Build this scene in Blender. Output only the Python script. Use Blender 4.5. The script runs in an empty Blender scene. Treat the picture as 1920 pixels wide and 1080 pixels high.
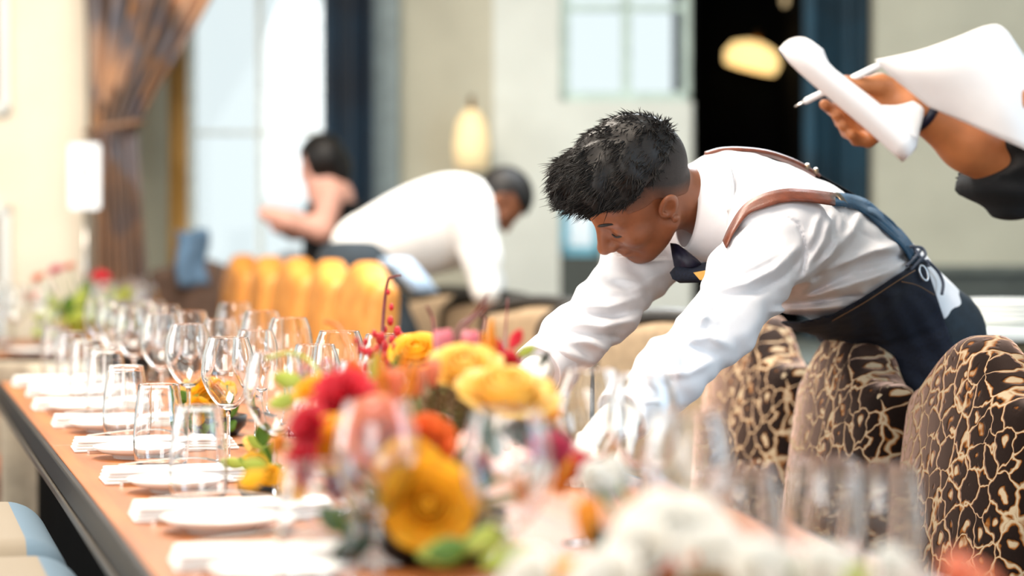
import bpy, bmesh, math, random
import numpy as np
from mathutils import Vector, Matrix, Euler

random.seed(7); rng = np.random.default_rng(7)
sc = bpy.context.scene
COL = sc.collection
PI = math.pi

# ------------------------------------------------------------------ camera
F = 4533.0                                  # focal length in pixels of the 1920 wide frame (85 mm)
TH = math.radians(14.7); PITCH = math.radians(1.453)
CAMZ = 1.16
cam = bpy.data.cameras.new('camera'); camo = bpy.data.objects.new('camera', cam); COL.objects.link(camo)
camo.location = (0, 0, CAMZ); camo.rotation_euler = (PI/2-PITCH, 0, -TH)
cam.lens = 85; cam.sensor_width = 36; cam.clip_start = 0.05
cam.dof.use_dof = True; cam.dof.focus_distance = 4.2; cam.dof.aperture_fstop = 1.9
sc.camera = camo
sc.view_settings.view_transform = 'Standard'; sc.view_settings.look = 'None'
sc.view_settings.gamma = 1; sc.view_settings.use_curve_mapping = False
sc.view_settings.exposure = 0.55
sc.cycles.max_bounces = 20; sc.cycles.transmission_bounces = 20; sc.cycles.transparent_max_bounces = 24
CR = np.array([math.cos(TH), -math.sin(TH), 0.0])
CF0 = np.array([math.sin(TH), math.cos(TH), 0.0])
CF = CF0*math.cos(PITCH) + np.array([0, 0, -math.sin(PITCH)])
CU = CF0*math.sin(PITCH) + np.array([0, 0, math.cos(PITCH)])
CL = np.array([0, 0, CAMZ])
CM = np.stack([CR, CU, CF])                 # rows
def C(px, py, D): return np.array([(px-960)/F*D, (540-py)/F*D, D])
def c2w(p): return np.asarray(p) @ CM + CL
def P(px, py, D): return c2w(C(px, py, D))
def on_plane(px, py, z):                    # the point of a horizontal plane seen at a pixel
    d = c2w(C(px, py, 1.0)) - CL
    return CL + d*((z-CAMZ)/d[2])

# ------------------------------------------------------------------ world and lights
w = bpy.data.worlds.new('world'); sc.world = w; w.use_nodes = True
bg = w.node_tree.nodes['Background']; bg.inputs[0].default_value = (0.88, 0.97, 0.98, 1); bg.inputs[1].default_value = 0.74
def area(name, loc, target, size, power, col, sy=None):
    l = bpy.data.lights.new(name, 'AREA'); l.energy = power; l.color = col; l.size = size
    if sy: l.shape = 'RECTANGLE'; l.size_y = sy
    o = bpy.data.objects.new(name, l); COL.objects.link(o); o.location = loc
    o.rotation_euler = (Vector(target)-Vector(loc)).to_track_quat('-Z', 'Y').to_euler(); return o
area('ceiling_light', (0.2, 3.3, 3.4), (0.9, 3.9, 0.8), 1.3, 75, (1.0, 0.86, 0.72))
area('ceiling_light', (0.9, 6.6, 3.4), (0.9, 6.6, 0), 1.6, 110, (1.0, 0.90, 0.78))
area('window_light', (2.6, 7.2, 2.7), (1.6, 4.4, 1.1), 1.5, 80, (0.86, 0.94, 1.0), 1.4)
area('window_light', (3.8, 1.6, 1.9), (1.7, 4.2, 1.0), 1.4, 40, (0.58, 0.80, 1.0), 1.6)
area('window_light', (-1.6, -1.6, 2.3), (0.9, 3.4, 0.8), 2.2, 70, (1.0, 0.97, 0.93), 1.8)
area('window_light', (-3.5, 5.5, 2.0), (1.0, 4.5, 1.0), 2.4, 80, (1.0, 0.96, 0.92), 2.0)

# ------------------------------------------------------------------ helpers
def lin(c):
    return tuple((v/12.92 if v <= .04045 else ((v+.055)/1.055)**2.4) for v in (x/255 for x in c))
MATS = {}
def M(name, rgb, rough=.6, var=.12, scale=18, bump=0, bscale=120, metal=0, sheen=0, trans=0, spec=.5, emit=None, rgb2=None, sss=0, coat=0, alpha=1):
    if name in MATS: return MATS[name]
    m = bpy.data.materials.new(name); m.use_nodes = True; nt = m.node_tree; b = nt.nodes['Principled BSDF']
    N = nt.nodes.new; L = nt.links.new
    tc = N('ShaderNodeTexCoord'); no = N('ShaderNodeTexNoise'); no.inputs['Scale'].default_value = scale; no.inputs['Detail'].default_value = 4
    L(tc.outputs['Object'], no.inputs['Vector'])
    r = N('ShaderNodeValToRGB'); c1 = lin(rgb)
    c2 = lin(rgb2) if rgb2 else tuple(min(1, v*(1+var)) for v in c1)
    c1 = c1 if rgb2 else tuple(v*(1-var) for v in c1)
    r.color_ramp.elements[0].color = (*c1, 1); r.color_ramp.elements[1].color = (*c2, 1)
    r.color_ramp.elements[0].position = .35; r.color_ramp.elements[1].position = .65
    L(no.outputs['Fac'], r.inputs['Fac']); L(r.outputs['Color'], b.inputs['Base Color'])
    b.inputs['Roughness'].default_value = rough; b.inputs['Metallic'].default_value = metal
    b.inputs['Specular IOR Level'].default_value = spec
    if sheen: b.inputs['Sheen Weight'].default_value = sheen; b.inputs['Sheen Roughness'].default_value = .4
    if sss: b.inputs['Subsurface Weight'].default_value = sss; b.inputs['Subsurface Radius'].default_value = (.02, .008, .004); b.inputs['Subsurface Scale'].default_value = .3
    if coat: b.inputs['Coat Weight'].default_value = coat
    if emit: b.inputs['Emission Color'].default_value = (*lin(emit[0]), 1); b.inputs['Emission Strength'].default_value = emit[1]
    if bump:
        n2 = N('ShaderNodeTexNoise'); n2.inputs['Scale'].default_value = bscale; n2.inputs['Detail'].default_value = 3
        L(tc.outputs['Object'], n2.inputs['Vector'])
        bu = N('ShaderNodeBump'); bu.inputs['Strength'].default_value = bump; bu.inputs['Distance'].default_value = .01
        L(n2.outputs['Fac'], bu.inputs['Height']); L(bu.outputs['Normal'], b.inputs['Normal'])
    MATS[name] = m; return m
def petal_mat(name, rgb, tr=.35, rgb2=None):
    m = M(name, rgb, .5, .12, 40, rgb2=rgb2)
    if m.get('petal'): return m
    m['petal'] = 1; nt = m.node_tree; b = nt.nodes['Principled BSDF']; out = nt.nodes['Material Output']
    t = nt.nodes.new('ShaderNodeBsdfTranslucent'); t.inputs[0].default_value = (*lin(rgb2 or rgb), 1)
    mx = nt.nodes.new('ShaderNodeMixShader'); mx.inputs[0].default_value = tr
    nt.links.new(b.outputs[0], mx.inputs[1]); nt.links.new(t.outputs[0], mx.inputs[2]); nt.links.new(mx.outputs[0], out.inputs[0])
    return m
def glass_mat():                            # thin clear glass: see-through with a Fresnel gloss
    m = bpy.data.materials.new('clear_glass'); m.use_nodes = True; nt = m.node_tree; nt.nodes.clear()
    o = nt.nodes.new('ShaderNodeOutputMaterial'); t = nt.nodes.new('ShaderNodeBsdfTransparent'); t.inputs[0].default_value = (.955, .97, .975, 1)
    g = nt.nodes.new('ShaderNodeBsdfGlossy'); g.inputs['Roughness'].default_value = .03; g.inputs['Color'].default_value = (1, 1, 1, 1)
    lw = nt.nodes.new('ShaderNodeLayerWeight'); lw.inputs['Blend'].default_value = .5
    fr = nt.nodes.new('ShaderNodeMath'); fr.operation = 'POWER'; fr.inputs[1].default_value = 3.2; nt.links.new(lw.outputs['Facing'], fr.inputs[0])   # Schlick
    ma = nt.nodes.new('ShaderNodeMath'); ma.operation = 'MULTIPLY_ADD'; ma.inputs[1].default_value = .95; ma.inputs[2].default_value = .045; ma.use_clamp = True
    mx = nt.nodes.new('ShaderNodeMixShader')
    nt.links.new(fr.outputs[0], ma.inputs[0]); nt.links.new(ma.outputs[0], mx.inputs[0]); nt.links.new(t.outputs[0], mx.inputs[1]); nt.links.new(g.outputs[0], mx.inputs[2]); nt.links.new(mx.outputs[0], o.inputs[0])
    return m
PANE = glass_mat()
def solid_glass():
    m = bpy.data.materials.new('crystal_glass'); m.use_nodes = True; nt = m.node_tree; nt.nodes.clear(); o = nt.nodes.new('ShaderNodeOutputMaterial')
    g = nt.nodes.new('ShaderNodeBsdfGlass'); g.inputs['Color'].default_value = (.985, .995, 1, 1); g.inputs['Roughness'].default_value = 0; g.inputs['IOR'].default_value = 1.5; nt.links.new(g.outputs[0], o.inputs[0]); return m
GLASS = solid_glass()

def mk(name, V, Fc, mat, parent=None, smooth=True):
    me = bpy.data.meshes.new(name)
    me.from_pydata([tuple(map(float, v)) for v in V], [], [tuple(map(int, f)) for f in Fc]); me.update()
    if smooth: me.polygons.foreach_set('use_smooth', [True]*len(me.polygons))
    me.materials.append(mat)
    o = bpy.data.objects.new(name, me); COL.objects.link(o)
    if parent: o.parent = parent
    return o
def mkbm(name, bm, mat, parent=None, smooth=False):
    me = bpy.data.meshes.new(name); bm.to_mesh(me); bm.free()
    if smooth: me.polygons.foreach_set('use_smooth', [True]*len(me.polygons))
    me.materials.append(mat); o = bpy.data.objects.new(name, me); COL.objects.link(o)
    if parent: o.parent = parent
    return o
def empty(name, loc=(0, 0, 0), rz=0):
    o = bpy.data.objects.new(name, None); COL.objects.link(o); o.location = loc; o.rotation_euler = (0, 0, rz); o.empty_display_size = .05
    return o
def tag(o, label, cat, group=None, kind=None):
    o['label'] = label; o['category'] = cat
    if group: o['group'] = group
    if kind: o['kind'] = kind
    return o
def struct(o, label=None):
    o['kind'] = 'structure'
    if label: o['label'] = label
    return o
def copy_tree(o, parent=None):
    c = o.copy(); COL.objects.link(c); c.parent = parent
    for ch in list(o.children): copy_tree(ch, c)
    return c
def box_bm(x0, x1, y0, y1, z0, z1, bev=0, bm=None, seg=2):
    new = bm is None
    if new: bm = bmesh.new()
    r = bmesh.ops.create_cube(bm, size=1)
    for v in r['verts']: v.co = Vector((x0+(v.co.x+.5)*(x1-x0), y0+(v.co.y+.5)*(y1-y0), z0+(v.co.z+.5)*(z1-z0)))
    if bev:
        es = list({e for v in r['verts'] for e in v.link_edges})
        bmesh.ops.bevel(bm, geom=es, offset=bev, segments=seg, affect='EDGES', profile=.5)
    return bm
def box(name, x0, x1, y0, y1, z0, z1, mat, parent=None, bev=0, seg=2): return mkbm(name, box_bm(x0, x1, y0, y1, z0, z1, bev, None, seg), mat, parent)
def lathe(prof, n=24):                       # prof: (r, z)
    V = []; Fc = []; k = len(prof)
    for i in range(n):
        a = 2*PI*i/n
        for r, z in prof: V.append((r*math.cos(a), r*math.sin(a), z))
    for i in range(n):
        for j in range(k-1):
            a, b = i*k+j, ((i+1) % n)*k+j
            Fc.append((a, b, b+1, a+1))
    return V, Fc
def frame_of(t):
    t = t/np.linalg.norm(t); a = np.array([0, 0, 1.0]) if abs(t[2]) < .9 else np.array([1.0, 0, 0])
    u = np.cross(a, t); u /= np.linalg.norm(u); return u, np.cross(t, u)
def tube(pts, rad, n=8, cap=True):
    pts = np.array(pts, float); k = len(pts); rad = np.broadcast_to(rad, (k,))
    V = []; Fc = []; u = None
    for i in range(k):
        t = pts[min(i+1, k-1)]-pts[max(i-1, 0)]; t = t/(np.linalg.norm(t)+1e-9)
        if u is None: u, v = frame_of(t)
        else:
            u = u-t*np.dot(u, t); u /= np.linalg.norm(u)+1e-9; v = np.cross(t, u)
        for j in range(n):
            a = 2*PI*j/n; V.append(pts[i]+rad[i]*(math.cos(a)*u+math.sin(a)*v))
    for i in range(k-1):
        for j in range(n): Fc.append((i*n+j, i*n+(j+1) % n, (i+1)*n+(j+1) % n, (i+1)*n+j))
    if cap: Fc.append(tuple(range(n-1, -1, -1))); Fc.append(tuple((k-1)*n+j for j in range(n)))
    return V, Fc
def smooth_path(pts, n=24):                  # Catmull-Rom
    p = np.array(pts, float); p = np.vstack([2*p[0]-p[1], p, 2*p[-1]-p[-2]]); out = []
    m = len(p)-3
    for i in range(n):
        s = i/(n-1)*m; k = min(int(s), m-1); t = s-k
        a, b, c, d = p[k], p[k+1], p[k+2], p[k+3]
        out.append(.5*((2*b)+(-a+c)*t+(2*a-5*b+4*c-d)*t*t+(-a+3*b-3*c+d)*t**3))
    return np.array(out)
def join(*vf):
    V = []; Fc = []
    for v, f in vf:
        o = len(V); V += list(v); Fc += [tuple(i+o for i in q) for q in f]
    return V, Fc
def sheet(G, thick=0.0):                     # grid of points (n,m,3) -> sheet with thickness
    G = np.array(G, float); n, m = G.shape[:2]
    du = np.gradient(G, axis=0); dv = np.gradient(G, axis=1); N = np.cross(du, dv); N /= np.linalg.norm(N, axis=2, keepdims=True)+1e-9
    A = (G+N*thick/2).reshape(-1, 3); B = (G-N*thick/2).reshape(-1, 3)
    Fc = []
    for i in range(n-1):
        for j in range(m-1):
            a = i*m+j; q = (a, a+m, a+m+1, a+1); Fc.append(q); Fc.append(tuple(x+n*m for x in q[::-1]))
    o = n*m
    for i in range(n-1):
        a, b = i*m, (i+1)*m; Fc.append((a, a+o, b+o, b)); a, b = i*m+m-1, (i+1)*m+m-1; Fc.append((a, b, b+o, a+o))
    for j in range(m-1):
        a, b = j, j+1; Fc.append((a, b, b+o, a+o)); a, b = (n-1)*m+j, (n-1)*m+j+1; Fc.append((a, a+o, b+o, b))
    return np.vstack([A, B]), Fc

# ---- signed distance modelling with surface nets
def smin(a, b, k): h = np.clip(.5+.5*(b-a)/k, 0, 1); return b*(1-h)+a*h-k*h*(1-h)
def smax(a, b, k): return -smin(-a, -b, k)
def s_ell(p, c, r, R=None):                  # R rows = local axes
    q = p-np.asarray(c, np.float32)
    if R is not None: q = q@np.asarray(R, np.float32).T
    r = np.asarray(r, np.float32); k0 = np.sqrt(((q/r)**2).sum(1)); k1 = np.sqrt(((q/(r*r))**2).sum(1))+1e-9
    return k0*(k0-1)/k1
def s_cap(p, a, b, r1, r2=None):
    r2 = r1 if r2 is None else r2
    a = np.asarray(a, np.float32); d = np.asarray(b, np.float32)-a; q = p-a
    t = np.clip(q@d/(d@d+1e-12), 0, 1); e = q-t[:, None]*d
    return np.sqrt((e*e).sum(1))-(r1+(r2-r1)*t)
def s_box(p, c, h, r, R=None):
    q = p-np.asarray(c, np.float32)
    if R is not None: q = q@np.asarray(R, np.float32).T
    q = np.abs(q)-(np.asarray(h, np.float32)-r)
    return np.sqrt((np.maximum(q, 0)**2).sum(1))+np.minimum(q.max(1), 0)-r
def chain(p, pts, k=.02):                    # pts: list of (xyz, r)
    d = None
    for (a, ra), (b, rb) in zip(pts[:-1], pts[1:]):
        e = s_cap(p, a, b, ra, rb); d = e if d is None else smin(d, e, k)
    return d
def nets(f, lo, hi, h, ratio=4):
    lo = np.asarray(lo, float); hi = np.asarray(hi, float)
    nc = np.ceil((hi-lo)/(h*ratio)).astype(int)+1
    ax = [lo[i]+np.arange(nc[i])*h*ratio for i in range(3)]
    g = np.stack(np.meshgrid(*ax, indexing='ij'), -1).reshape(-1, 3).astype(np.float32)
    dc = f(g).reshape(nc)
    near = np.abs(dc) < h*ratio*1.9
    n = (nc-1)*ratio+1
    cell = near[:-1, :-1, :-1].copy()
    for dx in (0, 1):
        for dy in (0, 1):
            for dz in (0, 1): cell |= near[dx:nc[0]-1+dx, dy:nc[1]-1+dy, dz:nc[2]-1+dz]
    G = np.repeat(np.repeat(np.repeat(dc[:-1, :-1, :-1], ratio, 0), ratio, 1), ratio, 2)
    G = np.pad(G, ((0, 1),)*3, mode='edge').astype(np.float32)
    mk_ = np.repeat(np.repeat(np.repeat(cell, ratio, 0), ratio, 1), ratio, 2); mk_ = np.pad(mk_, ((0, 1),)*3, mode='edge')
    m2 = mk_.copy()
    for a in range(3):
        s = [slice(None)]*3; s2 = [slice(None)]*3; s[a] = slice(1, None); s2[a] = slice(None, -1); m2[tuple(s)] |= mk_[tuple(s2)]
    idx = np.argwhere(m2)
    pts = (lo+idx*h).astype(np.float32); vals = np.empty(len(pts), np.float32)
    for i in range(0, len(pts), 400000): vals[i:i+400000] = f(pts[i:i+400000])
    G[m2] = vals
    G[0], G[-1] = np.maximum(G[0], h), np.maximum(G[-1], h); G[:, 0], G[:, -1] = np.maximum(G[:, 0], h), np.maximum(G[:, -1], h); G[:, :, 0], G[:, :, -1] = np.maximum(G[:, :, 0], h), np.maximum(G[:, :, -1], h)
    ins = G < 0; cnt = np.zeros(np.array(G.shape)-1, np.int8)
    for dx in (0, 1):
        for dy in (0, 1):
            for dz in (0, 1): cnt += ins[dx:G.shape[0]-1+dx, dy:G.shape[1]-1+dy, dz:G.shape[2]-1+dz]
    act = (cnt > 0) & (cnt < 8); cells = np.argwhere(act); index = np.full(act.shape, -1, np.int32); index[act] = np.arange(len(cells))
    S = np.zeros((len(cells), 3)); K = np.zeros(len(cells))
    cor = [(x, y, z) for x in (0, 1) for y in (0, 1) for z in (0, 1)]
    for a in cor:
        for ax_ in range(3):
            if a[ax_] == 0:
                b = list(a); b[ax_] = 1
                va = G[cells[:, 0]+a[0], cells[:, 1]+a[1], cells[:, 2]+a[2]]; vb = G[cells[:, 0]+b[0], cells[:, 1]+b[1], cells[:, 2]+b[2]]
                x = (va < 0) != (vb < 0); t = np.where(x, va/(va-vb+1e-12), 0)
                pt = np.array(a, float)[None]+t[:, None]*(np.array(b)-np.array(a))[None]
                S[x] += pt[x]; K[x] += 1
    V = lo+(cells+S/K[:, None])*h
    Fc = []
    for ax_ in range(3):
        sl0 = [slice(None)]*3; sl1 = [slice(None)]*3; sl0[ax_] = slice(None, -1); sl1[ax_] = slice(1, None)
        A = ins[tuple(sl0)]; B = ins[tuple(sl1)]; e = np.argwhere(A != B)
        o1, o2 = [(1, 2), (2, 0), (0, 1)][ax_]
        ok = (e[:, o1] > 0) & (e[:, o2] > 0) & (e[:, o1] < act.shape[o1]) & (e[:, o2] < act.shape[o2]); e = e[ok]
        q = []
        for da, db in ((1, 1), (0, 1), (0, 0), (1, 0)):
            c = e.copy(); c[:, o1] -= da; c[:, o2] -= db; q.append(index[c[:, 0], c[:, 1], c[:, 2]])
        q = np.stack(q, 1); fl = A[e[:, 0], e[:, 1], e[:, 2]]
        q[~fl] = q[~fl][:, ::-1]; Fc.append(q[(q >= 0).all(1)])
    return V, np.vstack(Fc)
def mknp(name, V, Fq, mat, parent=None, camspace=False, flip=False):
    V = np.asarray(V, np.float32)
    if camspace: V = (V@CM+CL).astype(np.float32); flip = not flip      # camera frame is left-handed
    if flip: Fq = Fq[:, ::-1]
    me = bpy.data.meshes.new(name); me.vertices.add(len(V)); me.vertices.foreach_set('co', V.ravel())
    me.loops.add(Fq.size); me.loops.foreach_set('vertex_index', np.ascontiguousarray(Fq, np.int32).ravel())
    me.polygons.add(len(Fq)); me.polygons.foreach_set('loop_start', np.arange(0, Fq.size, 4, dtype=np.int32))
    me.polygons.foreach_set('use_smooth', np.ones(len(Fq), bool)); me.update(calc_edges=True); me.validate()
    me.materials.append(mat); o = bpy.data.objects.new(name, me); COL.objects.link(o)
    if parent: o.parent = parent
    return o
def proj(p): return 960+p[:, 0]/p[:, 2]*F, 540-p[:, 1]/p[:, 2]*F
def trace(f, px, py, w0, w1=None, n=60):     # first hit of the camera ray with an SDF, as camera-frame point
    d = C(px, py, 1.0); D = w0; s = np.linalg.norm(d)
    for _ in range(n):
        v = float(f((d*D)[None].astype(np.float32))[0])
        if v < .0005: break
        D += max(v*.8, .0006)/s
        if w1 and D > w1: break
    return d*D
def interp(xs, pts): a = np.array(pts, float); return np.interp(xs, a[:, 0], a[:, 1])
# ------------------------------------------------------------------ the room
# everything of the back wall stands in a frame square to the camera's heading: r to the right, d away, z up
def Rw(r, d, z): return np.array([*(CR*r+CF0*d)[:2], z])
ROOM = Matrix(((CR[0], CF0[0], 0, 0), (CR[1], CF0[1], 0, 0), (0, 0, 1, 0), (0, 0, 0, 1)))
def rbox(name, r0, r1, d0, d1, z0, z1, mat, parent=None, bev=0, seg=2):
    bm = box_bm(r0, r1, d0, d1, z0, z1, bev, None, seg); bmesh.ops.transform(bm, matrix=ROOM, verts=bm.verts); return mkbm(name, bm, mat, parent)
def rx(px, D): return (px-960)/F*D
def rz_(py, D): return CAMZ-(py-425)/F*D
WD = 10.0
cream = M('cream_plaster', (238, 226, 204), .8, .03, 6, bump=.05); pale = M('pale_plaster', (226, 230, 222), .8, .03, 6, bump=.05)
olive = M('olive_plaster', (184, 183, 166), .8, .05, 5, bump=.05); pale_shaded = M('shaded_plaster', (196, 192, 172), .8, .05, 5, bump=.05)
black = M('black_panel', (6, 7, 8), .9, .3, 8, spec=.03); slate = M('slate_panel', (74, 80, 76), .6, .1, 8)
floorm = M('dark_carpet', (52, 48, 44), .95, .3, 60, bump=.3, bscale=300)
white_paint = M('white_paint', (236, 240, 236), .5, .03, 10)
fl = box('floor', -6, 9, -4, 14, -.1, 0, floorm); struct(fl)
ce = box('ceiling', -6, 9, -1, 14, 3.6, 3.7, white_paint); struct(ce)
def wall(name, px0, px1, D, z0, z1, mat, th=.2): return struct(rbox(name, rx(px0, D), rx(px1, D), D, D+th, z0, z1, mat))
wall('wall_left', -900, 164, 9.3, 0, 3.6, cream)
wall('wall_back', 150, 345, WD, 0, 3.6, olive)
wall('wall_back', 345, 625, WD, 0, rz_(520, WD), pale); wall('wall_back', 345, 625, WD, 2.75, 3.6, pale)
wall('wall_back', 625, 745, WD, 0, 3.6, pale)
wall('wall_back', 745, 925, WD, 0, 3.6, pale_shaded)  # same pale wall, with the column's shade put into its colour
wall('wall_back', 925, 1050, WD, 0, 3.6, pale)
wall('wall_back', 1050, 1130, WD, 0, rz_(480, WD), slate)
wall('wall_back', 1050, 1130, WD, rz_(375, WD), rz_(190, WD), pale)
wall('wall_back', 1130, 1300, WD, 0, rz_(190, WD), pale); wall('wall_back', 1050, 1300, WD, 2.85, 3.6, pale)
wall('wall_back', 1300, 1530, 11.2, 0, 3.6, black)
for a, b, n in ((1296, 1304, 'trim_1'), (1524, 1532, 'trim_2')):
    struct(rbox(n, rx(a, WD), rx(b, WD), WD, 11.2, 0, 3.6, black))
wall('wall_right', 1525, 1660, WD, 0, 3.6, slate)
wall('wall_right', 1640, 2700, 9.4, 0, 3.6, olive)
struct(rbox('trim_3', rx(1700, 9.3), rx(2700, 9.3), 9.28, 9.4, 0, rz_(505, 9.3), slate))
struct(rbox('trim_4', rx(1700, 9.3), rx(2700, 9.3), 9.25, 9.4, rz_(512, 9.3), rz_(498, 9.3), M('rail_paint', (98, 104, 98), .5)))
for (a, b, c, d) in ((-160, 22, -300, 215), (-160, 22, 385, 800)):            # raised panel mouldings on the cream wall
    r0, r1, zt, zb = rx(a, 9.3), rx(b, 9.3), rz_(c, 9.3), max(.15, rz_(d, 9.3))
    mo = struct(rbox('trim_5', r0, r1, 9.295, 9.3, zb, zt, M('taupe_panel', (150, 132, 108), .7)))
    for q in ((r0, r1, zt-.04, zt), (r0, r1, zb, zb+.04), (r0, r0+.04, zb, zt), (r1-.04, r1, zb, zt)):
        rbox('moulding', q[0], q[1], 9.265, 9.3, q[2], q[3], white_paint, mo, .008)
# windows
def window(name, px0, px1, z0, z1, nx, nz, D=WD, bar=.022, fr=.04, col=None):
    col = col or M('pale_green_frame', (196, 216, 208), .5)
    e = struct(empty(name, Rw(rx((px0+px1)/2, D), D, z0)))
    r0, r1 = rx(px0, D), rx(px1, D)
    inv = Matrix.Translation(-Vector(e.location))
    def add(nm, *q):
        o = rbox(nm, *q, col if nm != 'pane' else PANE, e, .004 if nm != 'pane' else 0); o.matrix_parent_inverse = inv; return o
    for q in ((r0, r1, z0, z0+fr), (r0, r1, z1-fr, z1), (r0, r0+fr, z0, z1), (r1-fr, r1, z0, z1)): add('window_frame', q[0], q[1], D+.04, D+.10, q[2], q[3])
    for i in range(1, nx): x = r0+(r1-r0)*i/nx; add('glazing_bar', x-bar, x+bar, D+.05, D+.09, z0, z1)
    for i in range(1, nz): z = z0+(z1-z0)*i/nz; add('glazing_bar', r0, r1, D+.05, D+.09, z-bar*.7, z+bar*.7)
    for i in range(nx):
        for j in range(nz): add('pane', r0+(r1-r0)*i/nx, r0+(r1-r0)*(i+1)/nx, D+.066, D+.07, z0+(z1-z0)*j/nz, z0+(z1-z0)*(j+1)/nz)
    return e
window('window_1', 345, 625, rz_(520, WD), 2.75, 2, 3, bar=.012, col=M('white_frame', (232, 240, 236), .5))
window('window_2', 1050, 1300, rz_(190, WD), 2.85, 2, 3, bar=.02)
window('window_3', 1050, 1130, rz_(480, WD), rz_(375, WD), 1, 1, col=M('blue_frame', (120, 190, 214), .5))
# pilaster between curtain and wall
struct(rbox('trim_6', rx(694, 9.9), rx(748, 9.9), 9.85, 10, 0, 3.6, M('grey_pilaster', (138, 152, 154), .6)))

# ---- curtains
def curtain(name, edges, D, folds, amp, mat, zt, zb, nz=30, nx=90, th=.006, ph=0.0):
    """edges(z) -> (px left, px right)"""
    G = []
    for i in range(nz):
        z = zt+(zb-zt)*i/(nz-1); l, r = edges(z); row = []
        for j in range(nx):
            s = j/(nx-1); wv = math.sin(s*folds*2*PI+ph+.6*math.sin(3*s*PI+z))
            row.append(Rw(rx(l+(r-l)*s, D)+.01*math.sin(s*folds*4*PI), D+amp*wv, z))
        G.append(row)
    return mk(name, *sheet(G, th), mat)
def pattern_mat(name, cols, scale, sheen=.2):
    m = bpy.data.materials.new(name); m.use_nodes = True; nt = m.node_tree; b = nt.nodes['Principled BSDF']; N = nt.nodes.new; L = nt.links.new
    tc = N('ShaderNodeTexCoord'); mp = N('ShaderNodeMapping'); mp.inputs['Scale'].default_value = (1, 1, .62); mp.inputs['Rotation'].default_value = (0, .35, 0)
    vo = N('ShaderNodeTexVoronoi'); vo.inputs['Scale'].default_value = scale; no = N('ShaderNodeTexNoise'); no.inputs['Scale'].default_value = scale*.7
    L(tc.outputs['Object'], mp.inputs[0]); L(mp.outputs[0], vo.inputs['Vector']); L(mp.outputs[0], no.inputs['Vector'])
    ad = N('ShaderNodeMath'); ad.operation = 'MULTIPLY_ADD'; ad.inputs[1].default_value = .55; L(no.outputs['Fac'], ad.inputs[0])
    sp = N('ShaderNodeSeparateColor'); L(vo.outputs['Color'], sp.inputs[0])
    m2 = N('ShaderNodeMath'); m2.operation = 'MULTIPLY'; m2.inputs[1].default_value = .5; L(sp.outputs[0], m2.inputs[0]); L(m2.outputs[0], ad.inputs[2])
    r = N('ShaderNodeValToRGB'); el = r.color_ramp.elements
    while len(el) < len(cols): el.new(.5)
    for i, c in enumerate(cols): el[i].position = .15+.7*i/(len(cols)-1); el[i].color = (*lin(c), 1)
    L(ad.outputs[0], r.inputs[0]); L(r.outputs[0], b.inputs['Base Color']); b.inputs['Roughness'].default_value = .8; b.inputs['Sheen Weight'].default_value = sheen
    return m
teal = M('teal_velvet', (6, 34, 48), .7, .35, 3, sheen=.15, rgb2=(10, 62, 84)); navy = M('navy_velvet', (8, 28, 46), .7, .3, 3, sheen=.15, rgb2=(8, 50, 74))
ochre = M('ochre_drape', (150, 112, 48), .8, .3, 6, rgb2=(178, 140, 78))
patm = pattern_mat('patterned_drape', [(58, 68, 90), (96, 74, 60), (164, 116, 74), (96, 98, 108), (206, 160, 122)], 6.5)
tag(curtain('window_curtain', lambda z: (606, 700), 9.6, 4, .05, navy, 3.3, .02), 'dark navy full length curtain right of the bright left window', 'curtain')
tag(curtain('window_curtain', lambda z: (1508, 1645), 9.55, 6, .05, teal, 3.3, .02, ph=.8), 'dark teal full length curtain beside the black doorway', 'curtain')
tag(curtain('window_curtain', lambda z: (316, 352), 9.75, 2, .03, ochre, 3.3, .02), 'narrow ochre curtain behind the patterned drape', 'curtain')
def tied(z):
    y = 425+(CAMZ-z)*F/9.2
    l = interp(y, [(-1200, 160), (0, 160), (240, 172), (420, 178), (1000, 170)]); r = interp(y, [(-1200, 640), (-400, 560), (0, 402), (60, 368), (150, 312), (240, 258), (300, 262), (500, 276), (1000, 300)])
    return l, r
ct = empty('patterned_curtain', Rw(rx(220, 9.2), 9.2, 0))
o_ = curtain('drape', tied, 9.12, 7, .05, patm, 3.3, .02, nz=70, nx=120); o_.parent = ct; o_.matrix_parent_inverse = Matrix.Translation(-ct.location)
yb = rz_(240, 9.1); G_ = [Rw(rx(215, 9.1)+.105*math.cos(a), 9.1+.10*math.sin(a), yb+.02*math.cos(a)) for a in np.linspace(0, 2*PI, 25)]
o_ = mk('tie_band', *tube(G_, .012, 8, False), M('tie_rope', (132, 100, 76), .7), ct); o_.matrix_parent_inverse = Matrix.Translation(-ct.location)
tag(ct, 'brown and slate patterned curtain tied back at the left window', 'curtain')

# ---- glow lamps
def sconce(px, py, D, rr, hh, tilt, label, power, col=(255, 214, 140), nm='wall_lamp'):
    e = empty(nm, P(px, py, D)); e.rotation_euler = (0, tilt, -TH)
    shade = mk('lamp_shade', *lathe([(rr*.35, hh/2), (rr*.8, hh*.3), (rr, -hh*.1), (rr*.9, -hh/2), (rr*.88, -hh/2), (rr*.97, -hh*.1), (rr*.77, hh*.29), (rr*.33, hh/2-.004)], 28), M('lamp_shade_'+nm+str(px), (255, 226, 170), .6, .05, emit=(col, power)), e)
    mk('bracket', *tube([(0, 0, hh/2-.01), (0, 0, hh/2+.05), (0, .12, hh/2+.05), (0, .2, hh*.2)], .01, 8), M('brass', (150, 110, 50), .3, metal=1), e)
    return tag(e, label, 'lamp')
sconce(1412, 104, 10.95, .13, .12, .25, 'glowing pale yellow lamp shade in the black doorway', 1.1)
sconce(1490, -2, 10.95, .06, .06, 0, 'small dim lamp at the top of the black doorway', .5, (210, 190, 150))
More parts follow.
